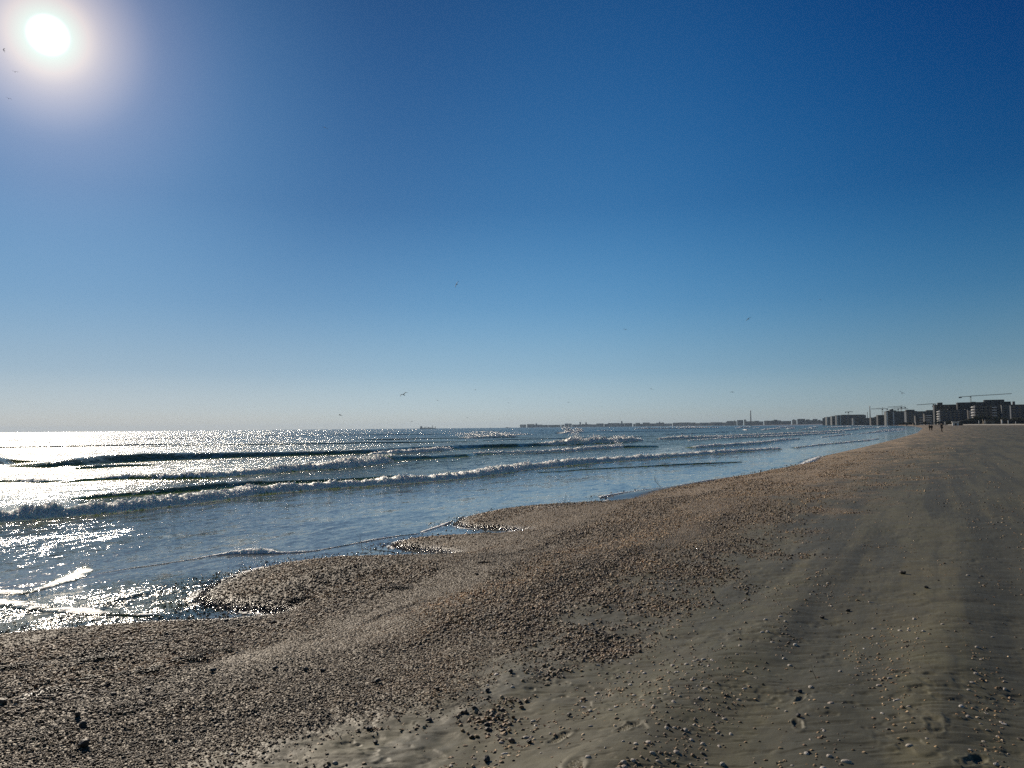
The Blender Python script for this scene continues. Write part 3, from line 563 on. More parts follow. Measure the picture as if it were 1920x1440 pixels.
# dark stones and mussels on the bank
stone_me = []
for i in range(5):
    bmx = bmesh.new(); bmesh.ops.create_icosphere(bmx, subdivisions=3, radius=.5)
    for v in bmx.verts:
        p = v.co; q = .16*math.sin(p.x*7+i)+.12*math.sin(p.y*9+2*i)+.10*math.sin(p.z*11+i*3)+.06*math.sin(p.x*23+p.y*19)
        v.co = p*(1+q); v.co.z *= .72
    for f in bmx.faces: f.smooth = True
    me = bpy.data.meshes.new('dark_stone'); bmx.to_mesh(me); bmx.free(); me.materials.append(M_DARK); stone_me.append(me)
STN = [(400, 1258, 7, 'on the shell bank below the drift strand'), (515, 1255, 6, 'right of the middle stone on the bank'), (573, 1258, 6, 'beside its twin on the shell bank'), (605, 1262, 5, 'small one right of the twin stones'), (145, 1366, 8, 'upper of three in the left gravel'), (155, 1385, 8, 'middle of three in the left gravel'), (157, 1426, 11, 'largest, at the bottom left edge'),
       (5, 1325, 9, 'at the very left edge of the gravel'), (212, 1316, 6, 'near the left gravel hollow'), (278, 1303, 6, 'half buried in the left gravel'), (450, 1137, 5, 'on the tip of the nearest spit'), (425, 1122, 5, 'at the very end of the nearest spit'), (514, 1134, 6, 'in the middle of the nearest spit'), (873, 1125, 5, 'alone on the pale gravel bank'), (653, 1063, 4, 'on the crest of the bank by the inlet'),
       (617, 1092, 3, 'small one below the bank crest'), (573, 1091, 3, 'left of the small one below the crest'), (893, 1042, 4, 'above the driftwood piece on the bank'), (925, 1045, 3, 'right of the stone above the driftwood'), (543, 1053, 3, 'standing in the wet edge of the spit'), (914, 1268, 6, 'at the gravel edge left of the bare sand'), (820, 1266, 7, 'in the dark coarse gravel band'), (805, 1322, 7, 'on bare sand beside the gravel edge'),
       (890, 1310, 7, 'half sunk in the bare sand'), (704, 1363, 6, 'lower, near the gravel corner'), (692, 1404, 7, 'with two shells near the bottom'), (830, 1434, 9, 'at the bottom edge left of centre'), (992, 1375, 6, 'next to a white shell on bare sand'), (912, 1405, 8, 'round one low on the bare sand'), (1067, 1325, 6, 'at the top of the diagonal hollow'), (957, 1233, 6, 'right end of the coarse gravel'), (708, 1240, 8, 'in the coarse gravel below the bank'),
       (1400, 1103, 6, 'furry looking, on the smooth sand'), (1693, 1080, 8, 'brownish, on the right-hand sand'), (1737, 1110, 6, 'below the brownish one on the sand'), (1264, 1206, 4, 'flat, above the mid sand'), (1193, 1101, 5, 'flat, right of the gravel edge'), (1500, 1293, 8, 'with a hollow beside it, right of centre'), (1497, 1346, 9, 'in the deep shadowed hollow'), (1541, 1150, 7, 'long, midway up the right sand'), (1590, 1140, 6, 'long, right of the other long one'),
       (1273, 972, 5, 'lump high on the shell bank'), (1212, 999, 3, 'low on the bank beyond the inlet'), (1137, 963, 3, 'by the bare wet patch on the bank'), (1150, 982, 2.5, 'tiny, below the bare wet patch'), (1510, 868, 4, 'standing in the far wash at the shore'), (1320, 903, 2.5, 'rising from the shallow water'), (1300, 903, 2, 'second one in the shallow water')]
for px, py, s, lab in STN:
    X_, Y_ = pix(px, py, .02 if (py < 910 or py == 1053) else .35 if px < 700 else .55); d = math.hypot(X_, Y_); sz = max(.02, s*d/F*1.75*(.62 if px > 1150 else 1))
    zo = sz*.30
    if py in (903, 868): zo += .03
    put('dark_stone', random.choice(stone_me), X_, Y_, sz, 'dark stone '+lab, 'stone', 'dark stones on the beach', zoff=zo, rot=(random.gauss(0, .3), random.gauss(0, .3), random.uniform(0, 6.28)), scl=(1, random.uniform(.7, 1), random.uniform(.6, .9)))
# driftwood, sticks and dark strands
M_WOOD, t, P = mat('driftwood'); P.inputs['Roughness'].default_value = .7; t.links.new(mix(t, noise(t, nd(t, 'ShaderNodeTexCoord').outputs['Object'], 30, 3), (.03, .022, .016), (.09, .07, .05)), P.inputs['Base Color'])
M_STRAND, t, P = mat('dark_strands'); P.inputs['Roughness'].default_value = .45; t.links.new(mix(t, noise(t, nd(t, 'ShaderNodeTexCoord').outputs['Object'], 40, 3), (.010, .010, .007), (.04, .032, .02)), P.inputs['Base Color'])
def tube(bmx, P0, P1, r0, r1, n=6):
    P0 = Vector(P0); P1 = Vector(P1); d = (P1-P0).normalized(); a = d.orthogonal().normalized(); b = d.cross(a)
    A = [bmx.verts.new(P0+(a*math.cos(k*2*math.pi/n)+b*math.sin(k*2*math.pi/n))*r0) for k in range(n)]
    B = [bmx.verts.new(P1+(a*math.cos(k*2*math.pi/n)+b*math.sin(k*2*math.pi/n))*r1) for k in range(n)]
    for k in range(n): bmx.faces.new((A[k], A[(k+1) % n], B[(k+1) % n], B[k]))
    bmx.faces.new(A[::-1]); bmx.faces.new(B)
def branch(bmx, p, d, l, r, depth, rnd):
    n = 4
    for i in range(n):
        q = p+d*(l/n); tube(bmx, p, q, r*(1-.6*i/n), r*(1-.6*(i+1)/n)); p = q
        d = (d+Vector((rnd.uniform(-.25, .25), rnd.uniform(-.25, .25), rnd.uniform(-.12, .12)))).normalized()
        if depth and rnd.random() < .75:
            dd = (d+Vector((rnd.uniform(-1, 1), rnd.uniform(-1, 1), rnd.uniform(.0, .8)))).normalized(); branch(bmx, p.copy(), dd, l*.45, r*.5, depth-1, rnd)
def finish(bmx, name, m_, loc, label, cat, sm=True):
    me = bpy.data.meshes.new(name); 
    for f in bmx.faces: f.smooth = sm
    bmx.to_mesh(me); bmx.free(); me.materials.append(m_); o = bpy.data.objects.new(name, me); COL.objects.link(o); o.location = loc
    return tag(o, label, cat)
for px, py, l, r_, dirv, seed, dep, lab in [(738, 1034, .62, .008, (-1, .1, .12), 3, 2, 'forked dark twig lying in the mouth of the inlet'), (1240, 915, .34, .010, (-.6, .1, .6), 5, 3, 'bare branching twig at the edge of the wet sand patch'), (222, 1160, .26, .004, (.1, .1, 1), 8, 1, 'thin reed standing up from the wet shells at the left'),
                                            (258, 1156, .2, .004, (-.6, .1, .6), 9, 1, 'leaning reed stem beside the standing one'), (1058, 944, .2, .006, (.3, .2, .7), 12, 3, 'twiggy sprig at the water edge before the wet patch'), (1530, 1260, .10, .002, (-.3, 0, 1), 14, 0, 'tiny pale stalk sticking out of the sand')]:
    X_, Y_ = pix(px, py, .03 if py < 1200 else .6); bmx = bmesh.new(); branch(bmx, Vector((0, 0, 0)), Vector(dirv).normalized(), l, r_, dep, random.Random(seed)); finish(bmx, 'twig', M_WOOD, (X_, Y_, max(.01, zat(X_, Y_)[0][0])+.01), lab, 'twig')
bmx = bmesh.new(); branch(bmx, Vector((0, 0, 0)), Vector((1, .1, .02)), .36, .014, 1, random.Random(4)); X_, Y_ = pix(896, 1052, .35); finish(bmx, 'driftwood', M_WOOD, (X_, Y_, zat(X_, Y_)[0][0]+.02), 'short dark piece of driftwood on the shell bank by the inlet', 'driftwood')
def strand_strip(px0, py0, px1, py1, w, label, seed):  # tangled dark tubes strewn along a line
    rnd = random.Random(seed); bmx = bmesh.new(); a = pix(px0, py0, .3); b = pix(px1, py1, .3); ox, oy = a
    L_ = math.hypot(b[0]-a[0], b[1]-a[1]); n = int(40+L_*60)
    for i in range(n):
        q = rnd.random(); x_ = a[0]+(b[0]-a[0])*q+rnd.gauss(0, w*.5); y_ = a[1]+(b[1]-a[1])*q+rnd.gauss(0, w*.5); z_ = zat(x_, y_)[0][0]
        d = Vector((b[0]-a[0], b[1]-a[1], 0)).normalized()*rnd.choice((-1, 1)); d += Vector((rnd.gauss(0, .5), rnd.gauss(0, .5), rnd.gauss(0, .15)))
        p = Vector((x_-ox, y_-oy, z_+rnd.uniform(.004, .022)))
        for k in range(3):
            q2 = p+d.normalized()*rnd.uniform(.02, .05); q2.z = max(z_, q2.z); tube(bmx, p, q2, w*.10, w*.07, 4); p = q2; d += Vector((rnd.gauss(0, .4), rnd.gauss(0, .4), 0))
    finish(bmx, 'dark_strands', M_STRAND, (ox, oy, 0), label, 'dark_strands')
for i, a in enumerate([(135, 1248, 185, 1236, .03, 'dark weed strand curving across the pale bank at the left'), (185, 1236, 212, 1229, .03, 'short dark weed tuft at the end of the left strand'), (336, 1244, 372, 1240, .045, 'dark clump of weed in the middle of the bank'), (365, 1230, 432, 1223, .025, 'thin weed line above the dark clump'),
                       (0, 1257, 55, 1252, .03, 'weed strand running off the left edge of the bank'), (62, 1322, 105, 1308, .06, 'thick weed patch in the coarse left gravel'), (170, 1280, 235, 1272, .04, 'long dark weed patch below the pale bank'), (275, 1264, 292, 1259, .04, 'small weed knot near the middle stone'), (545, 1093, 575, 1090, .04, 'weed tangle on the nearest spit'), (740, 1088, 762, 1090, .04, 'curled weed on the crest of the bank')]): strand_strip(*a, i)
# ---------------------------------------------------------------- far shore: materials
def flat(name, c, rough=.7, var=.15, scale=.4, metal=0):
    M, t, P = mat(name); c2 = tuple(x*(1-var*2) for x in c)
    t.links.new(mix(t, noise(t, nd(t, 'ShaderNodeTexCoord').outputs['Object'], scale, 4, .6), c, c2), P.inputs['Base Color']); P.inputs['Roughness'].default_value = rough; P.inputs['Metallic'].default_value = metal
    return M
MB = {'grey': flat('grey_render', (.10, .11, .115)), 'white': flat('white_render', (.84, .83, .80)), 'dark': flat('dark_cladding', (.022, .024, .028)), 'tan': flat('tan_render', (.24, .20, .15)), 'blue': flat('blue_grey_render', (.05, .065, .085)), 'conc': flat('bare_concrete', (.045, .043, .042)),
      'glass': flat('window_glass', (.02, .025, .03), .08, .0), 'roof': flat('roof_felt', (.06, .06, .065)), 'steel': flat('crane_paint', (.13, .11, .07), .5), 'wood': flat('weathered_wood', (.10, .075, .05)), 'hull': flat('ship_hull', (.05, .05, .06)), 'deck': flat('ship_paint', (.40, .40, .40)), 'olive': flat('pale_canvas', (.20, .19, .165)), 'leaf': flat('dark_foliage', (.030, .045, .018), .8, .3, 1.5), 'bark': flat('bark', (.07, .055, .04))}
class Bx:
    def __init__(s): s.V = []; s.F = []
    def box(s, x0, x1, y0, y1, z0, z1):
        n = len(s.V); s.V += [(x, y, z) for z in (z0, z1) for x, y in ((x0, y0), (x1, y0), (x1, y1), (x0, y1))]
        s.F += [tuple(n+i for i in f) for f in ((3, 2, 1, 0), (4, 5, 6, 7), (0, 1, 5, 4), (1, 2, 6, 5), (2, 3, 7, 6), (3, 0, 4, 7))]; return s
    def bar(s, p, q, w):
        p = Vector(p); q = Vector(q); d = (q-p).normalized(); a = d.orthogonal().normalized()*w*.5; b = d.cross(a); n = len(s.V)
        for c in (p, q):
            for e in (-a-b, a-b, a+b, -a+b): s.V.append(tuple(c+e))
        s.F += [tuple(n+i for i in f) for f in ((3, 2, 1, 0), (4, 5, 6, 7), (0, 1, 5, 4), (1, 2, 6, 5), (2, 3, 7, 6), (3, 0, 4, 7))]; return s
    def done(s, name, m_, parent=None, label=None):
        o = bpy.data.objects.new(name, py_mesh(name, s.V, s.F, m_, False)); COL.objects.link(o)
        if parent: o.parent = parent
        if label: o['label'] = label
        return o
def root(name, loc, rz, label, cat, group=None):
    o = bpy.data.objects.new(name, None); COL.objects.link(o); o.location = loc; o.rotation_euler = (0, 0, rz); o.empty_display_size = .5
    return tag(o, label, cat, group)
def at_dist(px, d, z=None):
    "ground point at distance d in the direction of photo column px"
    p = pdir(px, horizon(px)); k = d/math.hypot(p.x, p.y); x, y = p.x*k, p.y*k
    return x, y, (zat(x, y)[0][0] if z is None else z)
def up_m(px, py, d): return H+(horizon(px)-py)/F*d*math.sqrt(1+((px-960)/F)**2)*.0+H*0+(horizon(px)-py)*d/F/math.sqrt(1+((px-960)/F)**2)
def shore_dist(px, inset):
    "distance to a spot this far inland, looking in the direction of photo column px"
    p = pdir(px, horizon(px)); k = math.hypot(p.x, p.y); R_ = np.arange(1500., 9000., 20.); s_ = sd_shore(p.x/k*R_, p.y/k*R_); ok = np.nonzero(s_ > inset)[0]
    return float(R_[ok[0]]) if len(ok) else 6300.
def building(px0, px1, top, d, label, wall='grey', depth=14, storeys=5, wins=8, turn=0, roofbox=(), bal=None, edge=None, group='buildings along the far shore', slabs=False, balside=None, detail=True, cat='building'):
    pc = (px0+px1)/2; x, y, z = at_dist(pc, d); w = abs(px1-px0)*d/F*(1+((pc-960)/F)**2)**.5
    z = max(z, .4)-.3; top_m = up_m(pc, top, d); h = max(2.5, top_m-z)
    r = root('building', (x, y, z), -math.atan2(x, y)+turn, label, cat, group)
    a, b = -w/2, w/2; st = h/storeys
    Bx().box(a, b, 0, depth, 0, h).done('wall', MB[wall], r)
    rf = Bx().box(a-.25, b+.25, -.25, depth+.25, h+.003, h+.45).done('roof', MB['roof'], r)
    for q0, q1, hh in roofbox: Bx().box(a+w*q0, a+w*q1, depth*.3, depth*.8, h+.453, h+.453+hh).done('roof_box', MB['conc'], r)
    if detail and wins:
        cell = w/wins
        for s in range(storeys):
            for c in range(wins):
                if slabs: continue
                ww = cell*.5; x0 = a+cell*(c+.25)
                Bx().box(x0, x0+ww, -.06, .05, st*s+st*.30, st*s+st*.80).done('window', MB['glass'], r)
    if slabs:    # an unfinished frame: floor plates and columns in front of a dark inside
        for s in range(1, storeys): Bx().box(a-.1, b+.1, -1.6, -.01, st*s-.15, st*s+.15).done('floor_slab', MB['conc'], r)
        for c in range(wins+1): Bx().box(a+w*c/wins-.2, a+w*c/wins+.2, -1.2, -.8, 0, h-.4).done('column', MB['conc'], r)
    if bal:
        for q0, q1 in bal:
            for s in range(1, storeys+1):
                o_ = Bx(); x0, x1 = a+w*q0, a+w*q1; zb = st*(s-1)+.12+ (st*.9 if s == storeys+1 else 0)
                o_.box(x0, x1, -1.7, -.065, zb, zb+.18).box(x0, x1, -1.7, -1.58, zb+.185, zb+1.05).done('balcony', MB['white'], r)
    if edge is not None:
        for q in edge: Bx().box(a+w*q-.9, a+w*q+.9, -.5, -.07, 0, h-.1).done('pale_pier', MB['white'], r)
    if balside:
        n_ = storeys
        for s in range(n_):
            zb = st*s+.5; o_ = Bx()
            n = 8
            for k in range(n):
                t0 = math.pi/2+math.pi*k/n*1.0; t1 = math.pi/2+math.pi*(k+1)/n
                R_ = balside; cx, cy = a+.2, depth*.35
                p = (cx+R_*math.cos(t0), cy+R_*math.sin(t0)*1.3); q = (cx+R_*math.cos(t1), cy+R_*math.sin(t1)*1.3)
                o_.bar((p[0], p[1], zb+.6), (q[0], q[1], zb+.6), 1.15)
            o_.done('balcony', MB['white'], r)
    return r
# nearest row, right hand side of the photograph
building(1769, 1830, 759, 1020, 'long dark slab with a small tower box on its roof, behind the blue-grey block', 'dark', 16, 7, 12, turn=.12, roofbox=((.08, .18, 2.6), (.70, .80, 1.4)))
building(1777, 1828, 769, 960, 'blue-grey block with stacked white balconies at its sea end', 'blue', 14, 6, 10, turn=.12, roofbox=((.2, .3, .8), (.62, .7, .8)), balside=2.6)
building(1815, 1877, 754.5, 1000, 'unfinished black concrete frame under the tallest tower crane', 'dark', 18, 9, 11, turn=.1, slabs=True, roofbox=((.52, .90, 2.4), (.28, .36, .6)))
building(1844, 1890, 760, 900, 'dark apartment block with a rounded tower of white balconies', 'conc', 14, 7, 9, turn=.1, bal=((.42, .54), (.88, 1.0)), balside=3.0)
building(1889, 1917, 759.5, 890, 'grey slab with a narrow white corner stripe, near the right edge', 'grey', 14, 7, 4, turn=.1, edge=(.97,), roofbox=((.48, .56, 3.2),))
building(1918, 1975, 760, 860, 'dark block cut by the right edge of the view', 'blue', 14, 7, 9, turn=.1)
building(1823, 1846, 769, 940, 'narrow block with scattered bright balconies between two larger ones', 'conc', 12, 7, 4, turn=.1, bal=((.05, .35), (.5, .85)))
building(1670, 1712, 771.5, 1350, 'pale grey hotel slab, leftmost of the dark row, with a light end wall', 'grey', 16, 7, 9, turn=.2, edge=(.03, .24), roofbox=((.68, .95, 2.2), (.05, .12, 1.0)))
building(1712, 1768, 771.5, 1300, 'long dark blue hotel with a flat roof box, right of the pale slab', 'blue', 16, 7, 12, turn=.2, roofbox=((.5, .68, 1.6), (.74, .8, 1.)))
building(1722, 1745, 780, 1150, 'low terrace block with bright balcony edges, left half', 'conc', 12, 4, 5, turn=.15, bal=((.2, .45), (.6, .95)))
building(1740, 1766, 776, 1120, 'low terrace block with bright balcony edges, right half', 'conc', 12, 5, 5, turn=.15, bal=((.05, .35), (.5, .62), (.8, .98)))
building(1650, 1670, 778.5, 1500, 'dark mid-height block behind a taller jagged one', 'dark', 14, 5, 4, turn=.2)
building(1671, 1680, 770, 1450, 'jagged dark stair tower at the start of the hotel row', 'conc', 12, 7, 2, turn=.2, roofbox=((.1, .6, 1.8),))
building(1636, 1652, 783, 1650, 'low dark block left of the mid-height one', 'conc', 14, 4, 4, turn=.2, roofbox=((.4, .7, 1.5),))
building(1605, 1640, 784, 1900, 'blue-grey block with one pale end pier in front of the green slab', 'blue', 14, 5, 8, turn=.2, edge=(.03,))
building(1575, 1618, 778.5, 2100, 'broad greenish slab with two light piers at its left end', 'blue', 20, 8, 9, turn=.2, edge=(.03, .13), roofbox=((.2, .95, .9),))
building(1562, 1576, 780.5, 2150, 'slab joined to the left of the broad greenish one', 'grey', 20, 7, 3, turn=.2, roofbox=((.4, .6, 1.5),))
building(1552, 1563, 782, 2200, 'end slab of the far hotel trio with a pale side wall', 'grey', 20, 7, 3, turn=.2, edge=(.1, .5))
building(1543.5, 1552.5, 784.3, 2700, 'dark pointed block just left of the hotel trio', 'grey', 16, 6, 3, roofbox=((.3, .8, 3),), detail=False)
town = [(1383, 1393, 787.8, 4400, 'wide low block'), (1395.5, 1399.5, 787.6, 4400, 'thin tower'), (1400, 1412, 790, 4300, 'low slab under the tall chimney'), (1412, 1430, 790.4, 4300, 'long low slab right of the tall chimney'), (1434, 1447, 789, 4100, 'stepped block'), (1449, 1463, 788.4, 4000, 'raised block'), (1466, 1482, 789.6, 3800, 'flat long block'),
        (1486, 1493, 787.8, 3600, 'square block'), (1496.5, 1508.5, 785.6, 3400, 'gabled tall block'), (1509.5, 1524, 788, 3300, 'wide mid block'), (1525, 1532.5, 785.8, 3100, 'pale-ended tower'), (1533, 1543, 788.8, 3000, 'low filler block'), (1364, 1374, 789.5, 4700, 'pair block'), (1375, 1381, 789.8, 4700, 'small block by the wide low one')]
for i, (a, b, t_, d, l) in enumerate(town):
    d = shore_dist((a+b)/2, 60+15*(i % 4))
    building(a, b, t_, d, l+(' in the hazy town, %s' % ['seen before the chimney', 'beside the wide low block', 'in front of it all', 'on the bay', 'past the chimney', 'next in the row', 'mid bay', 'after the flat one', 'with a dark roof', 'after the gabled one', 'near the hotels', 'by the hotels', 'at its far end', 'at the far end'][i]), ['grey', 'tan', 'blue'][i % 3], 14, 5, 0, roofbox=((.2, .6, 4),) if i % 2 else (), detail=False, group='hazy town blocks across the bay')
rr_ = random.Random(5)
px = 975
k = 0
while px < 1362:
    w_ = rr_.uniform(3, 17); top = 797.4-(px-975)*.0118-rr_.uniform(0, 1)**2.2*2.3
    building(px, px+w_, top, shore_dist(px, rr_.uniform(40, 300)), 'tiny hazy block on the distant headland across the sea', 'grey' if k % 3 else 'tan', 14, 3, 0, detail=False, group='tiny blocks on the distant headland'); px += w_*rr_.uniform(.8, 1.15); k += 1
for px, t_, l in [(1088, 791.2, 'slim tower standing above the distant headland, left of its twin'), (1099, 792, 'shorter slim tower right of its twin on the headland'), (1005.5, 794, 'small tower near the tip of the headland'), (1166, 789.6, 'thin spire on the middle of the headland'), (1237, 791, 'squat tower on the right of the headland')]:
    building(px-1.3, px+1.3, t_, shore_dist(px, 150), l, 'grey', 12, 5, 0, detail=False, group=None, cat='tower')
# chimneys and masts
def chimney(px, y0, y1, d, w, label):
    x, y, z = at_dist(px, d); h = up_m(px, y1, d)-z; bmx = bmesh.new(); tube(bmx, (0, 0, 0), (0, 0, h*.96), w, w*.6, 12)
    o = finish(bmx, 'chimney', MB['conc'], (x, y, z), label, 'chimney', True); c_ = Bx().box(-w*.75, w*.75, -w*.75, w*.75, h*.96, h).done('cap', MB['white'], o); return o
chimney(1408, 797, 769.5, 4300, 3.6, 'tall thin chimney rising alone over the hazy town')
chimney(1632, 795, 761.5, 2000, 1.3, 'slim mast-like chimney left of the far cranes')
chimney(1627, 795, 772, 2050, .8, 'shorter thin mast beside the slim chimney')
def crane(px, base_d, ytop, jib_l, jib_r, tilt, label, cw='left', apex=True):
    x, y, z = at_dist(px, base_d); ht = up_m(px, ytop, base_d)-z; s = base_d/F*(1+((px-960)/F)**2)**.5
    r = root('tower_crane', (x, y, z), -math.atan2(x, y), label, 'crane', 'tower cranes over the building sites')
    m1 = Bx(); w = max(.5, .0005*base_d)
    for sx2 in (-1, 1):
        for sy in (-1, 1): m1.bar((sx2*w, sy*w, 0), (sx2*w, sy*w, ht), .38*w)
    n = int(ht/4/w)+1
    for i in range(n):
        za, zb = ht*i/n, ht*(i+1)/n
        for sy in (-1, 1):
            m1.bar((-w, sy*w, za), (w, sy*w, zb), .25*w); m1.bar((sy*w, -w, za), (sy*w, w, zb), .25*w)
    m1.done('mast', MB['steel'], r)
    l, q = (jib_l-px)*s, (jib_r-px)*s
    def arm(x1, name, deep):
        b = Bx(); n = max(3, int(abs(x1)/3.5)); dz = -x1*tilt
        b.bar((0, -.7, ht), (x1, -.7, ht+dz), .35*w); b.bar((0, .7, ht), (x1, .7, ht+dz), .35*w); b.bar((0, 0, ht+deep), (x1, 0, ht+dz+deep*.5), .35*w)
        for i in range(n):
            p0, p1 = x1*i/n, x1*(i+.5)/n; p2 = x1*(i+1)/n; zz = lambda p: ht-p*tilt
            b.bar((p0, -.7, zz(p0)), (p1, 0, zz(p1)+deep*.8), .2*w); b.bar((p1, 0, zz(p1)+deep*.8), (p2, .7, zz(p2)), .2*w)
        b.done(name, MB['steel'], r)
    long_, short_ = (l, q) if abs(l) > abs(q) else (q, l)
    arm(long_, 'jib', 1.4*w); arm(short_, 'counter_jib', .8*w)
    Bx().box(min(short_*.75, short_*1.02), max(short_*.75, short_*1.02), -1.2, 1.2, ht-short_*tilt-2.2*w, ht-short_*tilt-.2).done('counterweight', MB['conc'], r)
    c_ = Bx().box(-w*1.3, w*1.3, -w*1.6, w*1.2, ht-2.4*w, ht-.05).done('cab', MB['dark'], r)
    if apex:
        b = Bx().bar((0, 0, ht), (0, 0, ht+4.5*w), .5*w); b.bar((0, 0, ht+4.5*w), (long_*.6, 0, ht-long_*.6*tilt+1.2*w), .13*w); b.bar((0, 0, ht+4.5*w), (short_*.9, 0, ht-short_*.9*tilt+.8*w), .13*w); b.done('apex', MB['steel'], r)
    return r
crane(1822, 1000, 743.2, 1808, 1870, -.045, 'tallest tower crane with a long jib above the unfinished frame', apex=False)
crane(1751.5, 1320, 757.5, 1730, 1754.5, -.05, 'tower crane with its jib to the sea above the blue hotel', apex=False)
crane(1754.8, 1420, 761.5, 1751, 1770, 0, 'half hidden crane just behind the hotel crane')
crane(1691, 1500, 763.5, 1673, 1697, .02, 'crane with a raised apex behind the pale hotel slab')
crane(1685, 1700, 767, 1676, 1698, .0, 'fainter crane left of and behind the raised-apex crane')
crane(1655.5, 1750, 766.8, 1640, 1663, 0, 'thin crane over the dark mid-height block', apex=True)
crane(1591.5, 2300, 772.5, 1587, 1598, .0, 'tiny crane behind the broad greenish slab', apex=False)
# low things at the back of the beach
x0, y0, _z = at_dist(1778, 640); x1, y1, _z1 = at_dist(1990, 430)
b = Bx(); nseg = 24
for i in range(nseg):
    q0, q1 = i/nseg, (i+1)/nseg; xa, ya = x0+(x1-x0)*q0, y0+(y1-y0)*q0; xb, yb = x0+(x1-x0)*q1, y0+(y1-y0)*q1
    za = zat((xa+xb)/2, (ya+yb)/2)[0][0]; b.bar((xa, ya, za+.1), (xb, yb, za+.1), .9)
tag(b.done('low_wall', MB['olive']), 'long low pale wall along the back of the beach below the buildings', 'wall')
def kiosk(px0, px1, top, d, label, wall, roof, kind='flat'):
    pc = (px0+px1)/2; x, y, z = at_dist(pc, d); w = (px1-px0)*d/F*1.2; h = max(1.6, up_m(pc, top, d)-z); r = root('kiosk', (x, y, z-.1), -math.atan2(x, y)+.1, label, 'kiosk')
    Bx().box(-w/2, w/2, 0, w*.5, 0, h*.8).done('wall', MB[wall], r)
    if kind == 'flat': Bx().box(-w/2-.3, w/2+.3, -.4, w*.5+.3, h*.8+.003, h).done('roof', MB[roof], r)
    else:
        o_ = Bx(); n = 12
        for k in range(n):
            a0_, a1_ = math.pi*k/n, math.pi*(k+1)/n; p = (-w/2*1.1*math.cos(a0_), h*.75+h*.3*math.sin(a0_)); q = (-w/2*1.1*math.cos(a1_), h*.75+h*.3*math.sin(a1_))
            n0 = len(o_.V); o_.V += [(p[0], -.3, p[1]), (q[0], -.3, q[1]), (q[0], w*.5, q[1]), (p[0], w*.5, p[1]), (p[0], -.3, p[1]-.35), (q[0], -.3, q[1]-.35), (q[0], w*.5, q[1]-.35), (p[0], w*.5, p[1]-.35)]
            o_.F += [tuple(n0+i for i in f) for f in ((0, 1, 2, 3), (7, 6, 5, 4), (0, 4, 5, 1), (2, 6, 7, 3))]
        o_.done('roof', MB[roof], r)
    Bx().box(-w*.15, w*.15, -.05, .04, .05, h*.62).done('door', MB['dark'], r)
kiosk(1788, 1795.5, 790, 560, 'small bright white cabin at the back of the beach', 'white', 'white')
kiosk(1796, 1806, 792, 600, 'low pale hut right of the bright white cabin', 'tan', 'roof')
kiosk(1805, 1829, 788.2, 610, 'beach bar under a low curved pale roof', 'dark', 'olive', 'arc')
kiosk(1848, 1861, 786.2, 590, 'tan beach pavilion below the rounded balcony tower', 'tan', 'wood')
kiosk(1863, 1880, 789, 600, 'dark beach bar between the tan pavilion and the white post', 'dark', 'wood')
kiosk(1893, 1930, 786, 560, 'long dark shed with a wooden roof at the right edge', 'dark', 'wood')
kiosk(1714, 1722, 793, 900, 'tiny pale hut left of the walking pair, far along the shore', 'tan', 'roof')
for i, (px, top, d, w_, l) in enumerate([(1772, 790.5, 600, .5, 'pale post left of the bright white cabin'), (1835.5, 788, 560, .35, 'thin pale post right of the curved roof'), (1847, 787, 560, .3, 'thin pale post at the corner of the tan pavilion'), (1878.5, 786.5, 540, .8, 'thick white post right of the dark beach bar'), (1890.5, 787.5, 540, .45, 'pale post left of the long dark shed'), (1904.5, 790, 540, .3, 'short pale post in front of the long dark shed'), (1717, 791, 700, .4, 'thin post by the tiny pale hut')]):
    x, y, z = at_dist(px, d); h = up_m(px, top, d)-z; bmx = bmesh.new(); w_ *= .55; tube(bmx, (0, 0, 0), (0, 0, h*.9), w_, w_*.8, 10); tube(bmx, (0, 0, h*.9), (0, 0, h), w_*1.15, w_*.9, 10)
    finish(bmx, 'post', MB['white'], (x, y, z-.1), l, 'post')
# dark trees before the buildings
def tree(px, top, d, wpx, label, seed, r_=None):
    rnd = np.random.default_rng(seed); x, y, z = at_dist(px, d); h = up_m(px, top, d)-z; w = wpx*d/F*1.15
    rt = root('tree', (x, y, z), 0, label, 'tree', 'dark trees in front of the buildings')
    bmx = bmesh.new(); tube(bmx, (0, 0, 0), (0, 0, h*.45), w*.05, w*.035, 8)
    for k in range(7):
        a = k*.9; tube(bmx, (0, 0, h*(.25+.03*k)), (math.cos(a)*w*.3, math.sin(a)*w*.3, h*(.55+.05*k)), w*.025, w*.01, 5)
    me = bpy.data.meshes.new('trunk'); bmx.to_mesh(me); bmx.free(); me.materials.append(MB['bark']); o = bpy.data.objects.new('trunk', me); COL.objects.link(o); o.parent = rt
    n = 3200; cc = rnd.normal(0, 1, (26, 3)); cc /= np.linalg.norm(cc, axis=1)[:, None]; cc *= rnd.random((26, 1))**.4
    c = cc[rnd.integers(0, 26, n)]*np.array([w*.42, w*.42, h*.33])+rnd.normal(0, 1, (n, 3))*np.array([w, w, h])*.055+np.array([0, 0, h*.62])
    c[:, 2] = np.clip(c[:, 2], h*.08, h*1.02)
    s = w*.035; e1 = rnd.normal(0, 1, (n, 3)); e1 /= np.linalg.norm(e1, axis=1)[:, None]; e2 = np.cross(e1, rnd.normal(0, 1, (n, 3))); e2 /= np.linalg.norm(e2, axis=1)[:, None]
    V = np.stack([c-e1*s, c+e2*s*.6, c+e1*s, c-e2*s*.6], 1).reshape(-1, 3); Q_ = np.arange(4*n).reshape(-1, 4)
    np_mesh('crown', V, Q_, MB['leaf'], parent=rt, smooth_=False)
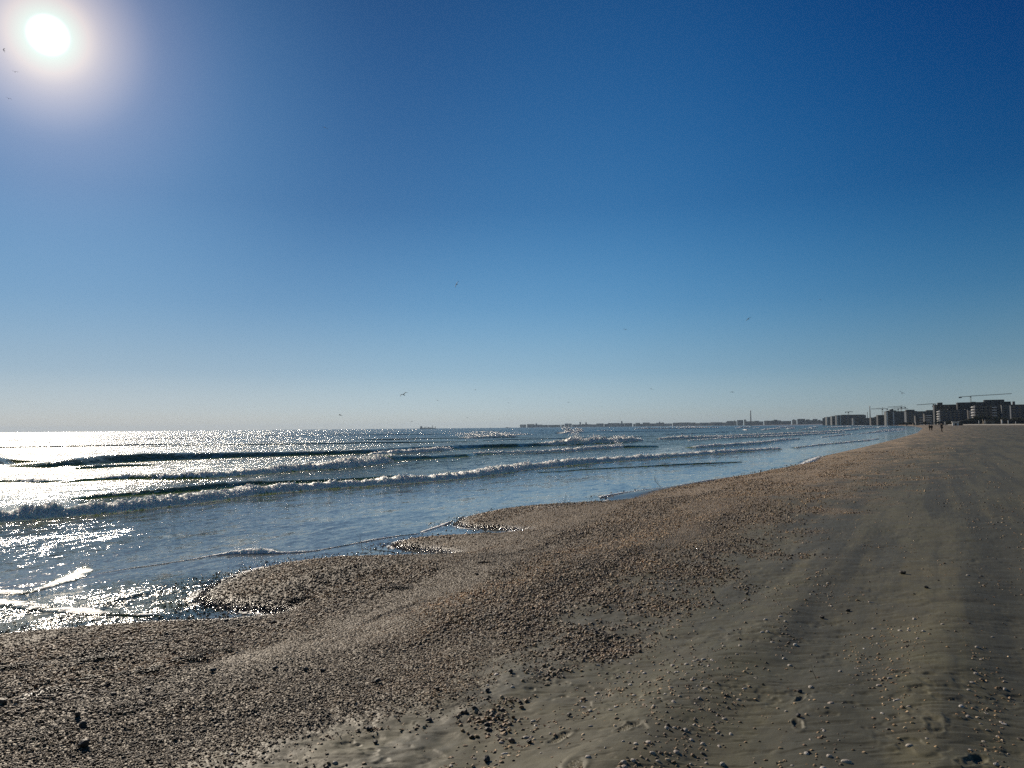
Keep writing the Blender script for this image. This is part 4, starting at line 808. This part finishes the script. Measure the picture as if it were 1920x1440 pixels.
for i, (px, top, wp, l) in enumerate([(1826, 783, 14, 'round dark tree right of the curved roof'), (1837, 777, 16, 'tall dark tree below the bright narrow block'), (1814, 786, 14, 'low dark tree behind the curved roof'), (1800, 788, 16, 'low dark bush-like tree behind the pale hut'), (1780, 789, 16, 'low dark tree behind the bright white cabin'), (1855, 780, 12, 'dark tree behind the tan pavilion'), (1872, 782, 18, 'broad dark tree before the dark apartment block'), (1890, 784, 16, 'dark tree behind the thick white post'), (1908, 783, 20, 'wide dark tree over the long shed'),
                                      (1760, 790, 14, 'low tree left of the white cabin'), (1735, 791, 16, 'low scrubby tree below the terrace blocks'), (1700, 792, 20, 'far low tree below the pale hotel slab')]): tree(px, top, 700 if px > 1770 else 950, wp, l, i)
# people walking on the sand
def skin_body(name, verts, edges, radii, m_, parent=None, sub=2):
    me = bpy.data.meshes.new(name); me.from_pydata([Vector(v) for v in verts], edges, []); o = bpy.data.objects.new(name, me); COL.objects.link(o)
    sk = o.modifiers.new('skin', 'SKIN'); 
    for v, r in zip(me.skin_vertices[0].data, radii): v.radius = r if isinstance(r, tuple) else (r, r)
    me.skin_vertices[0].data[0].use_root = True
    ss_ = o.modifiers.new('sub', 'SUBSURF'); ss_.levels = ss_.render_levels = sub; me.materials.append(m_)
    for p in me.polygons: p.use_smooth = True
    sk.use_smooth_shade = True
    if parent: o.parent = parent
    return o
M_SKIN = flat('skin', (.35, .20, .14), .5, .05); M_COAT = flat('black_coat', (.012, .012, .014), .8, .1, 8); M_TROU = flat('dark_trousers', (.018, .018, .024), .8, .1, 8); M_HAIR = flat('dark_hair', (.02, .014, .01), .6, .1, 20)
def person(px, py_feet, d, hgt, label, stride, arms, face, coat=M_COAT):
    x, y, z = at_dist(px, d); k = hgt/1.75; r = bpy.data.objects.new('person', None); COL.objects.link(r); r.location = (x, y, z); r.rotation_euler = (0, 0, face); r.scale = (k, k, k)
    tag(r, label, 'person', 'people walking far down the beach')
    s = stride
    V = [(0, 0, .95), (0, .01, 1.12), (0, .01, 1.32), (0, .02, 1.46), (0, .03, 1.54), (0, .045, 1.62), (0, .04, 1.70),
         (.10, 0, .90), (.11, s*.5+.03, .50), (.11, s*.55, .09), (.115, s*.55+.14, .03), (-.10, 0, .90), (-.11, -s*.35+.05, .50), (-.11, -s*.8, .11), (-.115, -s*.8+.13, .03),
         (.19, .01, 1.40)] + arms[0] + [(-.19, .01, 1.40)] + arms[1] + [(0, .13, 1.61)]
    E_ = [(0, 1), (1, 2), (2, 3), (3, 4), (4, 5), (5, 6), (0, 7), (7, 8), (8, 9), (9, 10), (0, 11), (11, 12), (12, 13), (13, 14), (2, 15), (15, 16), (16, 17), (17, 18), (2, 19), (19, 20), (20, 21), (21, 22), (5, 23)]
    R_ = [(.15, .11), (.13, .10), (.16, .11), .055, .055, .09, .075, .085, .055, .042, .035, .085, .055, .042, .035, .055, .042, .034, .022, .055, .042, .034, .022, .015]
    skin_body('body', V, E_, R_, M_SKIN, r)
    skin_body('trousers', [V[0], V[7], V[8], V[9], V[11], V[12], V[13]], [(0, 1), (1, 2), (2, 3), (0, 4), (4, 5), (5, 6)], [(.165, .125), .10, .075, .06, .10, .075, .06], M_TROU, r)
    skin_body('coat', [(0, 0, .86), V[1], V[2], (0, .02, 1.43), V[15], V[16], V[17], V[19], V[20], V[21]], [(0, 1), (1, 2), (2, 3), (2, 4), (4, 5), (5, 6), (2, 7), (7, 8), (8, 9)], [(.20, .15), (.17, .13), (.19, .14), .07, .08, .06, .05, .08, .06, .05], coat, r)
    skin_body('hair', [(0, .01, 1.66), (0, .03, 1.74), (0, -.03, 1.60)], [(0, 1), (0, 2)], [.095, .06, .05], M_HAIR, r, 1)
dn = ([(.25, .03, 1.15), (.26, .12, .92), (.26, .15, .80)], [(-.25, -.03, 1.15), (-.26, -.02, .90), (-.26, .02, .78)])
upr = ([(.32, .05, 1.52), (.20, .12, 1.68), (.10, .12, 1.72)], [(-.30, .03, 1.20), (-.33, .12, 1.02), (-.30, .18, .95)])
person(1765.6, 804, 172, 1.85, 'person in a long black coat walking with one hand raised to the head', .25, upr, .4)
person(1742.8, 800, 225, 1.72, 'left walker of the far pair, dressed in black', .28, dn, .1)
person(1746.8, 800, 225, 1.64, 'right walker of the far pair, slightly shorter, dressed in dark clothes', .22, dn, -.1)
# ships on the horizon
def ship(px0, px1, d, label, kind):
    pc = (px0+px1)/2; x, y, _ = at_dist(pc, d, 0); Ls = (px1-px0)*d/F; r = root('ship', (x, y, 0), -math.atan2(x, y), label, 'ship')
    b = Bx(); a = Ls/2; h = Ls*.05
    sec = [(-1, .62, 1.05), (-.93, .9, 1.0), (-.6, 1, .9), (.6, 1, .9), (.88, .7, 1.05), (1.0, .06, 1.3)]
    for s_, wd, hh in sec:
        w = Ls*.07*wd; b.V += [(s_*a, -w, h*hh), (s_*a, -w*.8, -.5), (s_*a, w*.8, -.5), (s_*a, w, h*hh)]
    for i in range(len(sec)-1):
        n = 4*i
        for j in range(4): b.F.append((n+j, n+(j+1) % 4, n+4+(j+1) % 4, n+4+j))
    b.F += [(3, 2, 1, 0), tuple(4*(len(sec)-1)+j for j in range(4))]
    b.done('hull', MB['hull'], r)
    w = Ls*.055
    if kind == 'cargo':
        Bx().box(-a*.86, -a*.66, -w, w, h*.95, h*2.9).box(-a*.80, -a*.72, -w*1.3, w*1.3, h*2.903, h*3.5).done('bridge_house', MB['deck'], r)
        bmx = bmesh.new(); tube(bmx, (-a*.9, 0, h), (-a*.9, 0, h*3.4), w*.3, w*.25, 8); o = finish(bmx, 'funnel', MB['hull'], (0, 0, 0), None, None); o.parent = r
        for q, hh in ((-.42, 2.4), (-.22, 2.9), (.12, 2.2), (.55, 3.4), (.62, 4.2), (.95, 3.0)):
            Bx().bar((q*a, 0, h*.9), (q*a, 0, h*hh), Ls*.012).bar((q*a, 0, h*hh*.75), (q*a+Ls*.06, 0, h*hh), Ls*.006).done('deck_mast', MB['hull'], r)
        for q in (-.5, -.3, -.02, .22, .45): Bx().box(q*a, q*a+Ls*.07, -w, w, h*.9, h*1.55+(.5*h if q == -.02 else 0)).done('hatch', MB['hull'], r)
    else:
        Bx().box(-a*.5, a*.1, -w, w, h, h*2.2).done('cabin', MB['deck'], r)
        Bx().bar((0, 0, h), (0, 0, h*(9 if kind == 'sail' else 3.2)), Ls*.02).done('mast', MB['deck'], r)
        if kind == 'sail': o_ = Bx(); o_.V = [(-.3, 0, h*1.6), (-a*.8, .0, h*1.6), (-.3, 0, h*8.6), (-.3, .25, h*1.6), (-a*.8, .25, h*1.6), (-.3, .25, h*8.6)]; o_.F = [(0, 1, 2), (5, 4, 3), (0, 3, 4, 1), (1, 4, 5, 2), (2, 5, 3, 0)]; o_.done('sail', MB['white'], r)
ship(787, 817, 4200, 'dark cargo ship with masts lying on the horizon', 'cargo')
ship(946, 958, 5200, 'small faint ship at the tip of the distant headland', 'motor')
ship(918.6, 922.4, 3600, 'tiny pale sailing boat between the cargo ship and the headland', 'sail')
# gulls
M_GULL = flat('gull_feathers', (.03, .03, .032), .7, .15, 6)
def gull_mesh(seed):
    r = random.Random(seed); lift = r.uniform(-.25, .45); sweep = r.uniform(.05, .3)
    bmx = bmesh.new(); rings = [(-.30, .012, 0), (-.24, .035, 0), (-.1, .062, 0), (.05, .066, .005), (.17, .045, .012), (.22, .040, .018), (.27, .032, .016), (.31, .012, .006), (.36, .004, 0)]; prev = None
    for yy, rr2, zz in rings:
        ring = [bmx.verts.new((rr2*math.cos(k*math.pi/4), yy, zz+rr2*.85*math.sin(k*math.pi/4))) for k in range(8)]
        if prev:
            for k in range(8): bmx.faces.new((prev[k], prev[(k+1) % 8], ring[(k+1) % 8], ring[k]))
        prev = ring
    tl = [bmx.verts.new(p) for p in ((-.02, -.27, .01), (.02, -.27, .01), (.085, -.44, .005), (-.085, -.44, .005), (-.02, -.27, -.005), (.02, -.27, -.005), (.085, -.44, -.005), (-.085, -.44, -.005))]
    for f in ((0, 1, 2, 3), (7, 6, 5, 4), (2, 6, 7, 3), (0, 3, 7, 4), (1, 5, 6, 2), (0, 4, 5, 1)): bmx.faces.new([tl[i] for i in f])
    bm2 = []
    for s in (-1, 1):
        w = bmesh.new(); st = [(.04, .13, -.08, .02), (.25, .17, -.02, .02+lift*.22), (.45, .14, .03-sweep*.2, .02+lift*.32), (.68, .02-sweep*.5, -.10-sweep*.5, .02+lift*.28), (.78, -.14-sweep*.6, -.19-sweep*.6, .02+lift*.22)]; prev = None
        for xx, ya, yb, zz in st:
            ring = [w.verts.new((s*xx, ya, zz)), w.verts.new((s*xx, (ya+yb)/2, zz+.016)), w.verts.new((s*xx, yb, zz-.004)), w.verts.new((s*xx, (ya+yb)/2, zz-.008))]
            if prev:
                for k in range(4): w.faces.new((prev[k], prev[(k+1) % 4], ring[(k+1) % 4], ring[k]) if s > 0 else (ring[k], ring[(k+1) % 4], prev[(k+1) % 4], prev[k]))
            else: w.faces.new(ring)
            prev = ring
        w.faces.new(prev); bm2.append(w)
    return bmx, bm2
GM = []
for i in range(4):
    b0, b2 = gull_mesh(i); me = bpy.data.meshes.new('gull_body'); b0.to_mesh(me); me.materials.append(M_GULL); ws = []
    for w in b2: m2 = bpy.data.meshes.new('wing'); w.to_mesh(m2); m2.materials.append(M_GULL); ws.append(m2)
    GM.append((me, ws))
for px, py, span, roll, yaw, l in [(7, 94, 6, .3, 1.6, 'gull left of the sun at the very edge'), (28, 135, 6, -.1, .3, 'gull just below and left of the sun'), (16, 185, 6, .1, .2, 'lowest of the three gulls by the sun'), (609, 239, 8, .1, .4, 'lone gull high in the left half of the sky'), (856, 533, 10, -.85, .1, 'steeply banking gull near the middle of the sky'),
                                   (757, 740, 12, -.35, .2, 'largest dark gull gliding above the horizon'), (638, 778, 9, .0, 1.1, 'dark gull with folded-down wings close to the horizon'), (772, 790, 4.5, .1, .3, 'small gull above the cargo ship'), (1403, 598, 8, -.5, .2, 'gull in the right half of the sky'), (1172, 618, 6, .15, .3, 'small gull left of the one in the right half'),
                                   (1221, 729, 5, .1, .5, 'small gull above the headland'), (1373, 735, 6, .05, .2, 'small gull above the tall chimney'), (1691, 737, 8, .4, .3, 'gull over the raised-apex crane'), (1538, 562, 4.5, .1, .6, 'faint gull highest on the right'), (1066, 754, 4.5, .1, .2, 'tiny gull above the breaking wave'), (953, 755, 4, .2, .9, 'tiny gull right of the largest one'), (820, 751, 4, .1, .4, 'faint tiny gull right of the cargo ship column'), (891, 731, 4, -.2, .3, 'faint tiny gull high above the far sail'), (876, 783, 3.5, 0, .2, 'faintest gull just over the horizon')]:
    d = 1.15*F/span; p = pdir(px, py)*d; me, ws = random.choice(GM); o = bpy.data.objects.new('gull', me); COL.objects.link(o); o.location = (p.x, p.y, p.z+H); o.scale = (1, 1, 1.5); o.rotation_euler = (.55, roll*1.3, -math.atan2(p.x, p.y)+yaw)
    tag(o, l, 'bird', 'gulls flying over the beach and sea')
    for w in ws: c_ = bpy.data.objects.new('wing', w); COL.objects.link(c_); c_.parent = o
# ---------------------------------------------------------------- haze
b = Bx().box(-14000, 14000, -1500, 14000, -4, 84); M_HAZE = bpy.data.materials.new('haze'); M_HAZE.use_nodes = True; t = M_HAZE.node_tree; t.nodes.clear(); ou = t.nodes.new('ShaderNodeOutputMaterial'); pvn = t.nodes.new('ShaderNodeVolumePrincipled')
pvn.inputs['Color'].default_value = (.60, .78, 1.0, 1); pvn.inputs['Density'].default_value = 4.6e-5; pvn.inputs['Anisotropy'].default_value = .2; t.links.new(pvn.outputs[0], ou.inputs['Volume'])
tag(b.done('haze', M_HAZE), kind='stuff')
